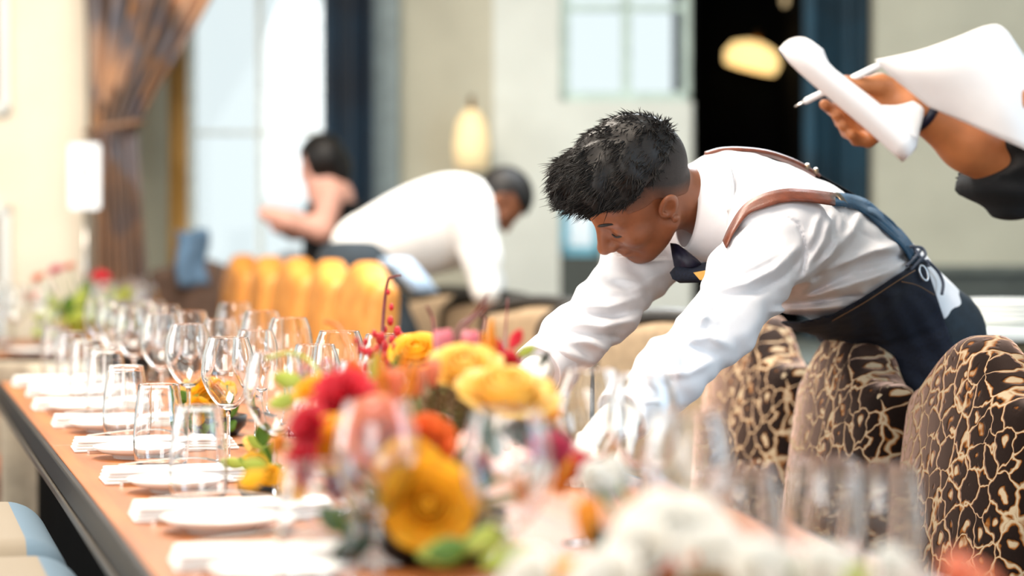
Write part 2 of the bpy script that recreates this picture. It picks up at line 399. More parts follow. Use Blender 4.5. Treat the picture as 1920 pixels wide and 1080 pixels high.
sconce(884, 262, 9.75, .075, .24, 0, 'soft warm wall lamp behind the bending waiter', .25, (255, 222, 176))

# ------------------------------------------------------------------ tables
wood = bpy.data.materials.new('orange_wood'); wood.use_nodes = True
def _wood():
    nt = wood.node_tree; b = nt.nodes['Principled BSDF']; N = nt.nodes.new; L = nt.links.new
    tc = N('ShaderNodeTexCoord'); mp = N('ShaderNodeMapping'); mp.inputs['Scale'].default_value = (14, .8, 14); no = N('ShaderNodeTexNoise'); no.inputs['Scale'].default_value = 3; no.inputs['Detail'].default_value = 6
    L(tc.outputs['Object'], mp.inputs[0]); L(mp.outputs[0], no.inputs[0]); r = N('ShaderNodeValToRGB')
    r.color_ramp.elements[0].color = (*lin((148, 80, 28)), 1); r.color_ramp.elements[1].color = (*lin((176, 104, 42)), 1); r.color_ramp.elements[0].position = .3; r.color_ramp.elements[1].position = .7
    L(no.outputs['Fac'], r.inputs[0]); L(r.outputs[0], b.inputs['Base Color']); b.inputs['Roughness'].default_value = .45
_wood()
edgem = M('dark_metal_edge', (20, 16, 15), .5, .2, 30, spec=.2); edge2 = M('bronze_rail', (70, 60, 50), .4, .2, 30, metal=.4)
TX0, TX1, TY0, TY1, TZ = .30, 1.21, .75, 6.52, .75
def table(x0, x1, y0, y1, label, wood=wood):
    ox, oy = (x0+x1)/2, (y0+y1)/2; e = empty('banquet_table', (ox, oy, 0)); hx, hy = (x1-x0)/2, (y1-y0)/2
    n = max(1, round((2*hy)/1.8))
    for i in range(n): box('table_top', -hx+.012, hx-.012, -hy+.012+(2*hy-.024)*i/n+.0008, -hy+.012+(2*hy-.024)*(i+1)/n-.0008, TZ-.03, TZ, wood, e, .002)
    for q in ((-hx, -hx+.012, -hy, hy), (hx-.012, hx, -hy, hy), (-hx, hx, -hy, -hy+.012), (-hx, hx, hy-.012, hy)): box('edge_band', q[0], q[1], q[2], q[3], TZ-.045, TZ-.001, edgem, e, .003)
    for q in ((-hx-.004, -hx+.02, -hy, hy), (hx-.02, hx+.004, -hy, hy), (-hx, hx, -hy-.004, -hy+.02), (-hx, hx, hy-.02, hy+.004)): box('edge_rail', q[0], q[1], q[2], q[3], TZ-.062, TZ-.046, edge2, e, .003)
    m = .10
    for q in ((-hx+m, -hx+m+.02, -hy+m, hy-m), (hx-m-.02, hx-m, -hy+m, hy-m), (-hx+m, hx-m, -hy+m, -hy+m+.02), (-hx+m, hx-m, hy-m-.02, hy-m)): box('skirt_panel', q[0], q[1], q[2], q[3], .02, TZ-.03, black, e, .003)
    for sx in (-1, 1):
        for sy in (-1, 1): box('leg', sx*(hx-.14)-.03, sx*(hx-.14)+.03, sy*(hy-.14)-.03, sy*(hy-.14)+.03, 0, TZ-.03, black, e, .004)
    return tag(e, label, 'table')
table(TX0, TX1, TY0, TY1, 'long orange wood banquet table with black edge in the foreground')
table(-.75, .90, 7.78, 9.0, 'far banquet table at the left, crowded with glasses')
table(2.42, 3.3, 6.7, 9.0, 'dark table behind the tan chairs, mostly hidden by the waiter', slate)
# service console at the right
e = empty('service_console', P(1960, 700, 6.6)*[1, 1, 0], -TH)
tw = M('olive_tweed', (104, 94, 70), .9, .3, 90, bump=.4, bscale=260)
box('body', -.26, .5, -.3, .3, .02, .86, tw, e, .012); box('top', -.29, .53, -.33, .33, .862, .892, white_paint, e, .008); box('plinth', -.22, .46, -.26, .26, 0, .02, black, e)
tag(e, 'olive fabric covered service console with white top at the right edge', 'console'); CONS = e
# ------------------------------------------------------------------ chairs
def velvet_mat():                             # ocelot cut velvet: dark pile, woven cream lines with ochre edges
    m = bpy.data.materials.new('ocelot_velvet'); m.use_nodes = True; nt = m.node_tree; b = nt.nodes['Principled BSDF']; N = nt.nodes.new; L = nt.links.new
    def math_(op, a, c=None, clamp=False):
        n = N('ShaderNodeMath'); n.operation = op; n.use_clamp = clamp
        for i, v in enumerate((a, c)):
            if v is None: continue
            if isinstance(v, (int, float)): n.inputs[i].default_value = v
            else: L(v, n.inputs[i])
        return n.outputs[0]
    tc = N('ShaderNodeTexCoord'); mp = N('ShaderNodeMapping'); mp.inputs['Scale'].default_value = (.5, 1.0, .80); L(tc.outputs['Object'], mp.inputs[0])
    nz = N('ShaderNodeTexNoise'); nz.inputs['Scale'].default_value = 30; nz.inputs['Detail'].default_value = 2; L(mp.outputs[0], nz.inputs['Vector'])
    vm = N('ShaderNodeVectorMath'); vm.operation = 'MULTIPLY_ADD'; vm.inputs[1].default_value = (.036, .036, .036); L(nz.outputs['Color'], vm.inputs[0]); L(mp.outputs[0], vm.inputs[2])
    ve = N('ShaderNodeTexVoronoi'); ve.feature = 'DISTANCE_TO_EDGE'; ve.inputs['Scale'].default_value = 25; ve.inputs['Randomness'].default_value = .9; L(vm.outputs[0], ve.inputs['Vector'])
    vf = N('ShaderNodeTexVoronoi'); vf.inputs['Scale'].default_value = 25; vf.inputs['Randomness'].default_value = .9; L(vm.outputs[0], vf.inputs['Vector'])
    n2 = N('ShaderNodeTexNoise'); n2.inputs['Scale'].default_value = 16; L(mp.outputs[0], n2.inputs['Vector'])
    wd = math_('MULTIPLY_ADD', n2.outputs['Fac'], .42); nt.nodes[-1].inputs[2].default_value = -.11
    line = math_('SUBTRACT', 1.0, math_('DIVIDE', ve.outputs['Distance'], wd), True)              # 1 on the lines
    spot = math_('SUBTRACT', 1.0, math_('DIVIDE', vf.outputs['Distance'], .27), True)
    spot = math_('MULTIPLY', spot, 1.6, True)
    r = N('ShaderNodeValToRGB'); el = r.color_ramp.elements; el[0].color = (*lin((30, 19, 15)), 1); el[0].position = .0
    el[1].color = (*lin((200, 180, 150)), 1); el[1].position = .86; e2 = el.new(.45); e2.color = (*lin((142, 84, 26)), 1); e3 = el.new(.25); e3.color = (*lin((34, 20, 14)), 1)
    mx = math_('MAXIMUM', line, spot); L(mx, r.inputs[0]); L(r.outputs[0], b.inputs['Base Color'])
    b.inputs['Roughness'].default_value = .85; b.inputs['Specular IOR Level'].default_value = .15
    inv = math_('SUBTRACT', 1.0, math_('MULTIPLY', mx, 1.3, True)); L(math_('MULTIPLY', inv, .25), b.inputs['Sheen Weight'])
    b.inputs['Sheen Roughness'].default_value = .42; b.inputs['Sheen Tint'].default_value = (*lin((255, 214, 196)), 1)
    n3 = N('ShaderNodeTexNoise'); n3.inputs['Scale'].default_value = 700; L(tc.outputs['Object'], n3.inputs['Vector'])
    hh = math_('MULTIPLY_ADD', n3.outputs['Fac'], .25); L(inv, nt.nodes[-1].inputs[2])
    bu = N('ShaderNodeBump'); bu.inputs['Strength'].default_value = .5; bu.inputs['Distance'].default_value = .003; L(hh, bu.inputs['Height']); L(bu.outputs[0], b.inputs['Normal'])
    sh = N('ShaderNodeBsdfSheen'); sh.distribution = 'ASHIKHMIN'; sh.inputs['Roughness'].default_value = .31; L(bu.outputs[0], sh.inputs['Normal'])
    cm = N('ShaderNodeMix'); cm.data_type = 'RGBA'; L(inv, cm.inputs[0]); cm.inputs[6].default_value = (.05, .03, .02, 1); cm.inputs[7].default_value = (*lin((236, 196, 178)), 1); L(cm.outputs[2], sh.inputs['Color'])
    ad = N('ShaderNodeAddShader'); L(b.outputs[0], ad.inputs[0]); L(sh.outputs[0], ad.inputs[1]); L(ad.outputs[0], nt.nodes['Material Output'].inputs[0])
    return m
VELVET = velvet_mat(); dkwood = M('dark_walnut', (40, 26, 20), .4, .2, 30)
def camel(y, hw, zs, zt): a = np.clip(np.abs(y)/(hw*.86), 0, 1); return zs+(zt-zs)*(.5+.5*np.cos(PI*a))
def f_cback(p, hw, zs, zt, bulge, thick, rec, z0, k=.03):
    x, y, z = p[:, 0], p[:, 1], p[:, 2]
    q1 = (z-camel(y, hw, zs, zt))*.85; q2 = np.abs(y)-hw
    xc = rec*(z-z0); yy = np.clip(1-(y/hw)**2, 0, 1); zz = np.clip((z-z0)/(zt-z0), 0, 1)
    front = xc-thick/2-bulge*yy**.8*(1-.55*zz**3); back = xc+thick/2
    d = smax(smax(q1, q2, k), smax(front-x, x-back, k*.6), k*1.3); return smax(d, z0-z, .01)
def upholstered(name, mat, label, cat='chair', group=None, hw=.235, zs=.86, zt=.965, bulge=.06, thick=.08, rec=.11, legs=dkwood, h=.008, piping=None):
    """faces -X; origin on the floor under the backrest"""
    e = empty(name)
    V, Q = nets(lambda p: f_cback(p, hw, zs, zt, bulge, thick, rec, .42), (-.22, -hw-.05, .36), (.22, hw+.05, zt+.06), h); mknp('backrest', V, Q, mat, e)
    V, Q = nets(lambda p: s_box(p, (-.22, 0, .44), (.26, hw+.01, .055), .04), (-.56, -hw-.06, .34), (.12, hw+.06, .54), .01); mknp('seat', V, Q, mat, e)
    box('seat_frame', -.44, .02, -hw+.02, hw-.02, .35, .395, legs, e, .006)
    for sx, sy in ((-.40, 1), (-.40, -1), (0, 1), (0, -1)):
        mk('leg', *tube([(sx, sy*(hw-.04), .36), (sx+(.05 if sx == 0 else -.01), sy*(hw-.035), 0)], [.022, .014], 10), legs, e)
    if piping:
        ys = np.linspace(-hw+.008, hw-.008, 25); zz = np.minimum(camel(ys, hw, zs, zt), zs+.3)-.02; 
        path = [(rec*.0+thick/2-.01, -hw+.004, .45)]+[(rec*(z-.42)+thick/2-.012, y, z) for y, z in zip(ys, zz)]+[(thick/2-.01, hw-.004, .45)]
        mk('back_piping', *tube(path, .006, 6), piping, e)
    return tag(e, label, cat, group)
ch0 = upholstered('dining_chair', VELVET, 'ocelot velvet dining chair nearest the right edge, catching pinkish light', group='ocelot velvet chairs along the table', piping=M('black_piping', (16, 14, 16), .6), h=.007)
def put(o, X, Y, rz, label=None, z=0):
    o.location = (X, Y, z); o.rotation_euler = (0, 0, rz)
    if label: o['label'] = label
    return o
def chairs_place():
    put(ch0, 1.885, 3.985, math.radians(3))
    put(copy_tree(ch0), 1.835, 4.46, math.radians(-2), 'dark ocelot velvet dining chair in the middle, under the waiter')
    put(copy_tree(ch0), 1.875, 5.10, math.radians(2), 'ocelot velvet dining chair partly hidden behind the waiter\'s sleeve')
chairs_place()
# orange leather chairs and tan chairs beyond the table
orange = M('orange_leather', (196, 124, 42), .45, .15, 14, rgb2=(226, 156, 70), bump=.1, bscale=200)
ORD = ['nearest', 'second', 'third', 'fourth', 'farthest']
oc = upholstered('leather_chair', orange, 'nearest of the orange leather chairs beyond the table end', group='orange leather chairs in the background', hw=.22, zs=1.0, zt=1.06, bulge=.02, thick=.09, rec=.08, h=.012)
for i in range(5):
    o = oc if i == 0 else copy_tree(oc); D = 7.0+.46*i; X = 1.33-.02*i; put(o, X, (D-X*math.sin(TH))/math.cos(TH), math.radians([4, -3, 2, -4, 0][i]), ORD[i]+' of the orange leather chairs in the receding row')
tan = M('tan_cloth', (176, 152, 122), .9, .12, 30, bump=.2, bscale=300); dkfr = M('dark_frame', (44, 42, 38), .45, .1)
tn = upholstered('framed_chair', tan, 'tan chair', group='tan chairs with dark frames in the background', hw=.23, zs=.90, zt=.925, bulge=.0, thick=.06, rec=-.06, h=.012, legs=dkfr)
ys = np.linspace(-PI/2, PI/2, 25)
fr_path = [(.0, -.245, .05)]+[(-.03, -.245, .80)]+[(-.035, .245*math.sin(a)*(1 if abs(math.sin(a)) > .98 else 1), (.81+.125*math.cos(a)**.45) if math.cos(a) > 0 else .81) for a in ys]+[(-.03, .245, .80), (0, .245, .05)]
mk('frame', *tube(fr_path, .021, 8), dkfr, tn)
TL = ['nearest', 'second nearest', 'third', 'fourth', 'farthest']
for i in range(5):
    o = tn if i == 0 else copy_tree(tn); D = [6.05, 6.62, 7.2, 7.8, 8.4][i]; q = Rw(rx([1245, 1118, 1010, 916, 834][i], D), D, 0); put(o, q[0], q[1], PI+math.radians([32, 30, 34, 30, 32][i]), TL[i]+' tan upholstered chair with dark rounded frame behind the waiter\'s arms')
# armchairs on the left side of the table, tucked in
creamf = M('cream_cloth', (232, 222, 202), .9, .06, 20, bump=.2, bscale=300); greyf = M('grey_cloth', (150, 140, 124), .9, .1, 20, bump=.2, bscale=300); bluef = M('blue_cloth', (96, 132, 158), .9, .1, 20)
def shade_band_mat():  # colour bands along X paint the lit top and the shaded front end
    m = bpy.data.materials.new('shade_banded_cloth'); m.use_nodes = True; nt = m.node_tree; b = nt.nodes['Principled BSDF']; N = nt.nodes.new; L = nt.links.new
    tc = N('ShaderNodeTexCoord'); sx = N('ShaderNodeSeparateXYZ'); L(tc.outputs['Object'], sx.inputs[0]); mr = N('ShaderNodeMapRange'); mr.inputs[1].default_value = -.36; mr.inputs[2].default_value = .24; L(sx.outputs[0], mr.inputs[0])
    r = N('ShaderNodeValToRGB'); r.color_ramp.interpolation = 'CONSTANT'; el = r.color_ramp.elements; el[0].color = (*lin((226, 214, 190)), 1); el[1].color = (*lin((146, 134, 116)), 1); el[1].position = .72; k = el.new(.88); k.color = (*lin((100, 124, 142)), 1)
    L(mr.outputs[0], r.inputs[0]); L(r.outputs[0], b.inputs['Base Color']); b.inputs['Roughness'].default_value = .9; return m
SHADE_BANDS = shade_band_mat()
def stool(label, zt=.675):
    """wide padded stool; origin on the floor at the middle"""
    e = empty('padded_stool'); hw = .325
    V, Q = nets(lambda p: s_box(p, (-.06, 0, zt-.11), (.30, hw, .11), .075), (-.42, -hw-.06, zt-.28), (.30, hw+.06, zt+.05), .01); mknp('seat', V, Q, SHADE_BANDS, e)
    V, Q = nets(lambda p: s_box(p, (-.06, 0, .30), (.26, hw-.04, .17), .03), (-.38, -hw, .1), (.28, hw, .5), .012); mknp('base', V, Q, greyf, e)
    for sx in (-.26, .14):
        for sy in (-.24, .24): mk('leg', *tube([(sx, sy, .14), (sx, sy, 0)], [.02, .014], 8), dkwood, e)
    return tag(e, label, 'stool', 'padded stools along the left side of the table')
a0 = stool('nearest cream stool at the bottom left corner'); put(a0, .055, 3.36, 0)
put(copy_tree(a0), .05, 4.09, 0, 'second cream stool tucked against the left side of the table')
# beige tub chair with a brown leather seat at the left edge
e = empty('tub_chair'); bg_ = M('beige_cloth', (170, 156, 136), .9, .1, 30, bump=.2, bscale=300)
V, Q = nets(lambda p: smax(smax(s_box(p, (0, 0, .42), (.30, .30, .36), .12), -s_box(p, (.10, 0, .75), (.33, .20, .42), .08), .03), -s_box(p, (.45, 0, .9), (.3, .5, .25), .05), .03), (-.36, -.36, .02), (.36, .36, .92), .012)
mknp('shell', V, Q, bg_, e)
V, Q = nets(lambda p: s_box(p, (.08, 0, .40), (.24, .19, .09), .06), (-.25, -.26, .25), (.4, .26, .55), .011); mknp('seat_cushion', V, Q, M('russet_leather', (140, 72, 40), .5, .2, 20), e)
for sx in (-.22, .22):
    for sy in (-.22, .22): mk('leg', *tube([(sx, sy, .08), (sx, sy, 0)], .018, 8), dkwood, e)
tag(e, 'beige tub chair with russet leather seat beyond the table end', 'armchair'); q = Rw(rx(-28, 7.0), 7.0, 0); put(e, q[0], q[1], -PI/2-TH-.3)
# chairs by the far window
bc = upholstered('lounge_chair', M('brown_velour', (96, 76, 64), .9, .2, 20, sheen=.3), 'brown velour chair in front of the left window', hw=.19, zs=1.0, zt=1.04, bulge=.02, h=.014, rec=.05); q = P(374, 560, 9.35); put(bc, q[0], q[1], -PI/2-TH)
G = [[P(332+14*j+3*math.sin(i), 432+i*13+4*math.sin(j*1.4), 9.26-.03*math.sin(j*.9+i*.3)) for j in range(5)] for i in range(9)]
tag(mk('blue_jacket', *sheet(np.array(G), .02), M('dusty_blue_cloth', (96, 128, 158), .9, .2, 20)), 'dusty blue cloth hanging over the brown chair by the curtain', 'cloth')
bc = upholstered('lounge_chair', M('grey_velour', (142, 150, 158), .9, .2, 20, sheen=.3), 'pale grey chair in front of the dark haired person', hw=.15, zs=1.02, zt=1.07, bulge=.02, h=.014, rec=.05); q = P(548, 560, 9.4); put(bc, q[0], q[1], -PI/2-TH)
# ------------------------------------------------------------------ tableware
china = M('white_china', (246, 246, 242), .2, .01, 10); linen = M('white_linen', (244, 243, 240), .85, .02, 30, bump=.15, bscale=500); steel = M('polished_steel', (214, 208, 202), .18, .05, 30, metal=1)
def shell(outer, th, zb, n=26):               # thin walled vessel of revolution: outer profile, wall, solid bottom up to zb
    o = smooth_path([(r, z, 0) for r, z in outer], n)[:, :2]; t = np.gradient(o, axis=0); t /= np.linalg.norm(t, axis=1, keepdims=True)
    i = o-np.stack([t[:, 1], -t[:, 0]], 1)*th; i = i[(i[:, 0] > .004) & (i[:, 1] > zb)][::-1]; top = o[-1]; q = th/2
    rim = [(top[0], top[1]+q*.1), (top[0]-q*.15, top[1]+q*.6), (top[0]-q, top[1]+q), (top[0]-2*q+q*.15, top[1]+q*.6)]
    b0 = i[-1]; return [(.0002, o[0][1])]+[tuple(v) for v in o]+rim+[tuple(v) for v in i]+[(b0[0]*.8, b0[1]-(b0[1]-zb)*.7), (b0[0]*.5, zb), (.0002, zb)]
def wine_glass(H=.225, rr=.033, rb=.045):
    st = H*.46; e = empty('wine_glass')
    bowl = shell([(.003, st), (.012, st+.003), (.024, st+.014), (.037, st+.034), (rb, st+.058), (rb*.975, st+.08), ((rb+rr)/2+.001, H-.02), (rr, H)], .0013, st+.006)
    mk('bowl', *lathe(bowl, 32), GLASS, e); mk('stem', *lathe([(.0001, .0128), (.0034, .0128), (.0032, .03), (.0031, .06), (.0034, st-.012), (.0046, st-.0005), (.0001, st-.0005)], 12), GLASS, e)
    mk('foot', *lathe([(.0001, 0), (.034, 0), (.0362, .0004), (.0368, .0014), (.036, .0022), (.028, .003), (.014, .005), (.006, .009), (.0036, .0125), (.0001, .0125)], 32), GLASS, e); return e
def tumbler(H=.148, rr=.034, rb=.043):
    e = empty('tumbler')
    mk('body', *lathe(shell([(.026, 0), (.031, .001), (.035, .006), (.0405, .025), (rb, .05), (.0405, .095), (rr, H)], .0018, .013), 32), GLASS, e); return e
def plate_vf(r=.082): return lathe([(.0002, .004), (r*.45, .004), (r*.5, .0), (r*.56, .0), (r*.58, .006), (r*.8, .010), (r, .019), (r*.995, .022), (r*.8, .0145), (r*.6, .010), (.0002, .009)], 32)
WG = wine_glass(); TB = tumbler()
wg_used = [False]; tb_used = [False]
def place(proto, used, X, Y, z, label, cat, group, sc_=1.0):
    o = proto if not used[0] else copy_tree(proto); used[0] = True
    o.location = (X, Y, z); o.rotation_euler = (0, 0, random.uniform(0, 6)); o.scale = (sc_,)*3
    return tag(o, label, cat, group)
def wineg(X, Y, label, group='wine glasses at the place settings', z=TZ, s=1.0): return place(WG, wg_used, X, Y, z, label, 'glass', group, s)
def tumbl(X, Y, label, group='water tumblers at the place settings', z=TZ, s=1.0): return place(TB, tb_used, X, Y, z, label, 'glass', group, s)
def at_table(px, D): # centre on the table for a picture column and a distance
    r = rx(px, D); return CR[0]*r+CF0[0]*D, CR[1]*r+CF0[1]*D
# napkin, plate and cutlery meshes shared by all settings
def napkin_mesh():
    bm = bmesh.new()
    for i, (x0, x1, y0, y1) in enumerate(((0, .30, 0, .105), (.002, .296, .001, .103), (.004, .292, .002, .104), (.006, .288, .0, .1))):
        box_bm(x0, x1, y0, y1, .0055*i, .0055*i+.005, .0022, bm)
    me = bpy.data.meshes.new('napkin'); bm.to_mesh(me); bm.free(); me.materials.append(linen); me.polygons.foreach_set('use_smooth', [True]*len(me.polygons)); return me
NAP = napkin_mesh()
pl_o = mk('side_plate', *plate_vf(), china); PLM = pl_o.data; bpy.data.objects.remove(pl_o)
def extr(outline, th):
    n = len(outline); V = [(x, y, 0) for x, y in outline]+[(x, y, th) for x, y in outline]
    return V, [tuple(range(n-1, -1, -1)), tuple(range(n, 2*n))]+[(i, (i+1) % n, n+(i+1) % n, n+i) for i in range(n)]
def fork_parts():
    hv = extr([(0, -.004), (.08, -.003), (.125, -.004), (.14, -.011), (.145, -.0115), (.145, .0115), (.14, .011), (.125, .004), (.08, .003), (0, .004), (-.002, 0)], .0022)
    tv = join(*[extr([(.143, y-.0018), (.19, y-.001), (.192, y), (.19, y+.001), (.143, y+.0018)], .002) for y in (-.0095, -.0032, .0032, .0095)])
    def bend(v): return [(x, y, z+.012*math.sin(max(0, x-.02)/.17*PI)*.8) for x, y, z in v]
    a = mk('handle', bend(hv[0]), hv[1], steel, None, False); b = mk('tines', bend(tv[0]), tv[1], steel, None, False); r = a.data, b.data
    bpy.data.objects.remove(a); bpy.data.objects.remove(b); return r
def knife_parts():
    a = mk('handle', *extr([(0, -.007), (.09, -.0055), (.09, .0055), (0, .007), (-.004, 0)], .006), steel, None, False); b = mk('blade', *extr([(.09, -.0055), (.20, -.004), (.215, .004), (.20, .009), (.15, .011), (.09, .008)], .002), steel, None, False); r = a.data, b.data
    bpy.data.objects.remove(a); bpy.data.objects.remove(b); return r
FK = fork_parts(); KN = knife_parts()
def mesh_obj(nm, me, parent=None): o = bpy.data.objects.new(nm, me); COL.objects.link(o); o.parent = parent; return o
def cutlery(nm, parts, names, loc, rz, label, tilt=0):
    e = empty(nm, loc, rz); e.rotation_euler = (0, tilt, rz)
    for m_, n_ in zip(parts, names): mesh_obj(n_, m_, e)
    return tag(e, label, nm, 'cutlery at the place settings')
NTH = ['nearest', 'second nearest', 'third nearest', 'fourth nearest', 'fifth nearest', 'third farthest', 'second farthest', 'farthest']
for i, D in enumerate((2.90, 3.38, 3.87, 4.42, 4.96, 5.42, 5.85, 6.22)):
    X = .325+random.uniform(0, .012); Y = (D-X*math.sin(TH))/math.cos(TH); st = NTH[i]
    rz = random.uniform(-.05, .05)
    o = mesh_obj('napkin', NAP); o.location = (X+.01, Y-.05, TZ); o.rotation_euler = (0, 0, rz); tag(o, 'folded white linen napkin of the %s place setting along the table edge' % st, 'napkin', 'napkins at the place settings')
    o = mesh_obj('side_plate', PLM); o.location = (X+.115, Y-.165, TZ); tag(o, 'small white side plate of the %s place setting along the table edge' % st, 'plate', 'side plates at the place settings')
    cutlery('fork', FK, ('handle', 'tines'), (X+.04, Y+.03, TZ+.0235), rz+random.uniform(-.15, .1), 'steel fork lying on the napkin of the %s place setting' % st)
    cutlery('knife', KN, ('handle', 'blade'), (X+.035, Y-.072, TZ+.0005), rz+random.uniform(-.04, .04), 'steel knife in front of the napkin of the %s place setting' % st)
    j = lambda: random.uniform(-.015, .015)
    if i > 0:
        tumbl(.458+j()*.6, Y+.107+j()*.3, 'clear water tumbler of the %s place setting along the table edge' % st)
        wineg(.572+j()*.6, Y+.125+j(), 'tall wine glass left of two at the %s place setting' % st)
        wineg(.685+j(), Y+.02+j(), 'tall wine glass right of two at the %s place setting' % st, s=.96)
# single glasses around the flowers
for px, D, lb in ((542, 4.72, 'wine glass whose rim shows against the leftmost orange chairs'), (636, 4.12, 'wine glass standing just left of the red twigs'), (724, 4.0, 'wine glass whose rim shows behind the red berries'), (490, 5.1, 'small wine glass left of the one against the orange chairs'), (440, 5.66, 'far wine glass at the rear of the main table')):
    x, y = at_table(px, D); wineg(x, y, lb, 'single wine glasses on the main table', s=1.03)
for px, D, lb in ((706, 2.55, 'very blurred wine glass in front of the coral rose'), (952, 2.42, 'blurred wine glass in front of the dark red flower'), (1290, 2.40, 'blurred tall wine glass before the third velvet chair'), (1108, 3.12, 'wine glass in front of the waiter\'s near glove'), (1205, 3.02, 'wine glass below the waiter\'s near cuff')):
    x, y = at_table(px, D); wineg(x, y, lb, 'blurred foreground glasses')
for px, D, lb in ((596, 2.60, 'blurred tumbler left of the yellow foreground flower'), (1392, 2.52, 'blurred tumbler with visible rim before the middle velvet chair'), (1545, 2.62, 'blurred tumbler left of two before the nearest velvet chair'), (1655, 2.55, 'blurred tumbler right of two before the nearest velvet chair')):
    x, y = at_table(px, D); tumbl(x, y, lb, 'blurred foreground glasses', s=1.05)
# the far table, crowded with glasses
b_ = P(160, 480, 8.72)
k = 0
for iy in range(4):
    for ix in range(11):
        X = -.66+ix*.152+random.uniform(-.03, .03); Y = 7.92+iy*.25+random.uniform(-.05, .05)
        if math.hypot(X-at_table(150, 8.35)[0], Y-at_table(150, 8.35)[1]) < .17 or math.hypot(X-b_[0], Y-b_[1]) < .10: continue
        if (ix+iy) % 3 == 2: tumbl(X, Y, 'one of the blurred tumblers crowding the far table', 'tumblers on the far table')
        else: wineg(X, Y, 'one of the blurred wine glasses crowding the far table', 'wine glasses on the far table', s=random.uniform(.95, 1.12))
for i in range(6):
    o = mesh_obj('side_plate', PLM); o.location = (-.6+.27*i, 7.86, TZ); tag(o, 'one of the white side plates along the front of the far table', 'plate', 'side plates on the far table')
# plates on the console
for i in range(5):
    o = mesh_obj('dinner_plate', PLM); q = P(1895, 600, 6.5); o.location = (q[0], q[1], .893+.012*i); o.scale = (1.6, 1.6, 1.0); tag(o, 'white dinner plate of the stack on the console, %s' % ('at the bottom', 'second from below', 'in the middle', 'second from the top', 'at the top')[i], 'plate', 'plates on the console')
# number stand on the far table
b_ = P(160, 480, 8.72); zc = rz_(330, 8.72); e = empty('number_stand', (b_[0], b_[1], TZ), -TH)
mk('base', *lathe([(.0002, 0), (.05, 0), (.05, .008), (.012, .014), (.006, .03)], 24), steel, e); mk('pole', *tube([(0, 0, .02), (0, 0, zc-TZ-.115)], .006, 8), steel, e)
card = box('card', -.056, .056, -.004, .004, zc-TZ-.12, zc-TZ+.12, M('white_card', (240, 246, 250), .6, .02), e, .012, 3)
tx = bpy.data.curves.new('number', 'FONT'); tx.body = '8'; tx.size = .085; tx.align_x = 'CENTER'; tx.align_y = 'CENTER'; tx.extrude = .0008
tx.materials.append(M('grey_ink', (150, 156, 160), .7)); to0 = bpy.data.objects.new('number', tx); COL.objects.link(to0); bpy.context.view_layer.update()
nme = bpy.data.meshes.new_from_object(to0.evaluated_get(bpy.context.evaluated_depsgraph_get())); bpy.data.objects.remove(to0)
to = mesh_obj('number', nme, card); to.location = (0, -.0055, zc-TZ+.01); to.rotation_euler = (PI/2, 0, 0)
tag(e, 'white table number card on a thin stand by the curtain', 'sign')
# ------------------------------------------------------------------ flowers
def orient(V, axis, c, spin=0.0):
    t = np.array(axis, float); t /= np.linalg.norm(t); u, v = frame_of(t); cs_, sn = math.cos(spin), math.sin(spin)
    u, v = u*cs_+v*sn, v*cs_-u*sn
    V = np.array(V, float); return V[:, :1]*u+V[:, 1:2]*v+V[:, 2:3]*t+np.asarray(c)
def petal(R, H, a0, da, flare, ruf=.06, nu=5, nv=6, seed=0.0):
    G = []
    for i in range(nv):
        t = i/(nv-1); row = []
        for j in range(nu):
            s = -1+2*j/(nu-1); w_ = math.sin(min(1, .12+t*1.02)*PI*.62)
            a = a0+s*da*w_; r = R*(.16+.84*math.sin(t*PI*.5)**.8)*(1+flare*t**4)*(1-.05*s*s)
            z = H*(t**1.25)*(1-.10*s*s)-max(flare, 0)*H*.55*t**5+ruf*R*math.sin(3*s+seed)*t*t
            row.append((r*math.cos(a), r*math.sin(a), z))
        G.append(row)
    return sheet(np.array(G), .0012)
def rose(R, layers=5, H=None):
    H = H or R*1.15; out = [lathe([(.0002, 0), (R*.16, H*.2), (R*.24, H*.5), (R*.2, H*.74), (R*.1, H*.82), (.0002, H*.8)], 12)]
    for l in range(layers):
        f = (l+1)/layers; n = 3+l
        for i in range(n): out.append(petal(R*(.20+.80*f), H*(.98-.34*f**1.5+.05*random.random()), 2*PI*i/n+l*.7, PI/n*1.4, .42*f**2-.12*(1-f), .05, seed=random.random()*6))
    return join(*out)
def dahlia(R, n=95):
    out = []
    for i in range(n):
        f = (i+.5)/n; el = math.radians(88-100*f); a = i*2.39996; L = R*(.45+.55*f); G = []
        for k in range(5):
            t = k/4; w_ = R*.13*math.sin(PI*min(.97, .1+t*.9))**.8; r = L*t
            c = np.array([r*math.cos(el)*math.cos(a), r*math.cos(el)*math.sin(a), r*math.sin(el)+R*.1*t*t]); sd = np.array([-math.sin(a), math.cos(a), 0])
            G.append([c-sd*w_, c+np.array([0, 0, -R*.03]), c+sd*w_])
        out.append(sheet(np.array(G), .0008))
    return join(*out)
def tulip(R, H): return join(*[petal(R, H, 2*PI*i/6, PI/6*1.5, -.25, .03, 5, 7, i) for i in range(6)])
def spike(R, H, n=70):
    out = []
    for i in range(n):
        f = i/n; a = i*2.4; r = R*(1-f**1.6)+.002; b = np.array([.3*r*math.cos(a), .3*r*math.sin(a), H*f]); e_ = np.array([r*math.cos(a), r*math.sin(a), H*f+R*(.25+1.1*f)])
        out.append(tube([b, (b+e_)/2+np.array([0, 0, .1*R]), e_], [R*.14, R*.20, R*.03], 5))
    return join(*out)
def leaf_vf(L, W, curl=.25):
    G = []
    for i in range(9):
        t = i/8; w_ = W*math.sin(PI*min(.995, .03+t*.96))**.9; G.append([(L*t, s*w_, curl*L*math.sin(t*PI*.7)*.6-abs(s)*w_*-.25) for s in (-1, -.5, 0, .5, 1)])
    return sheet(np.array(G), .0008)
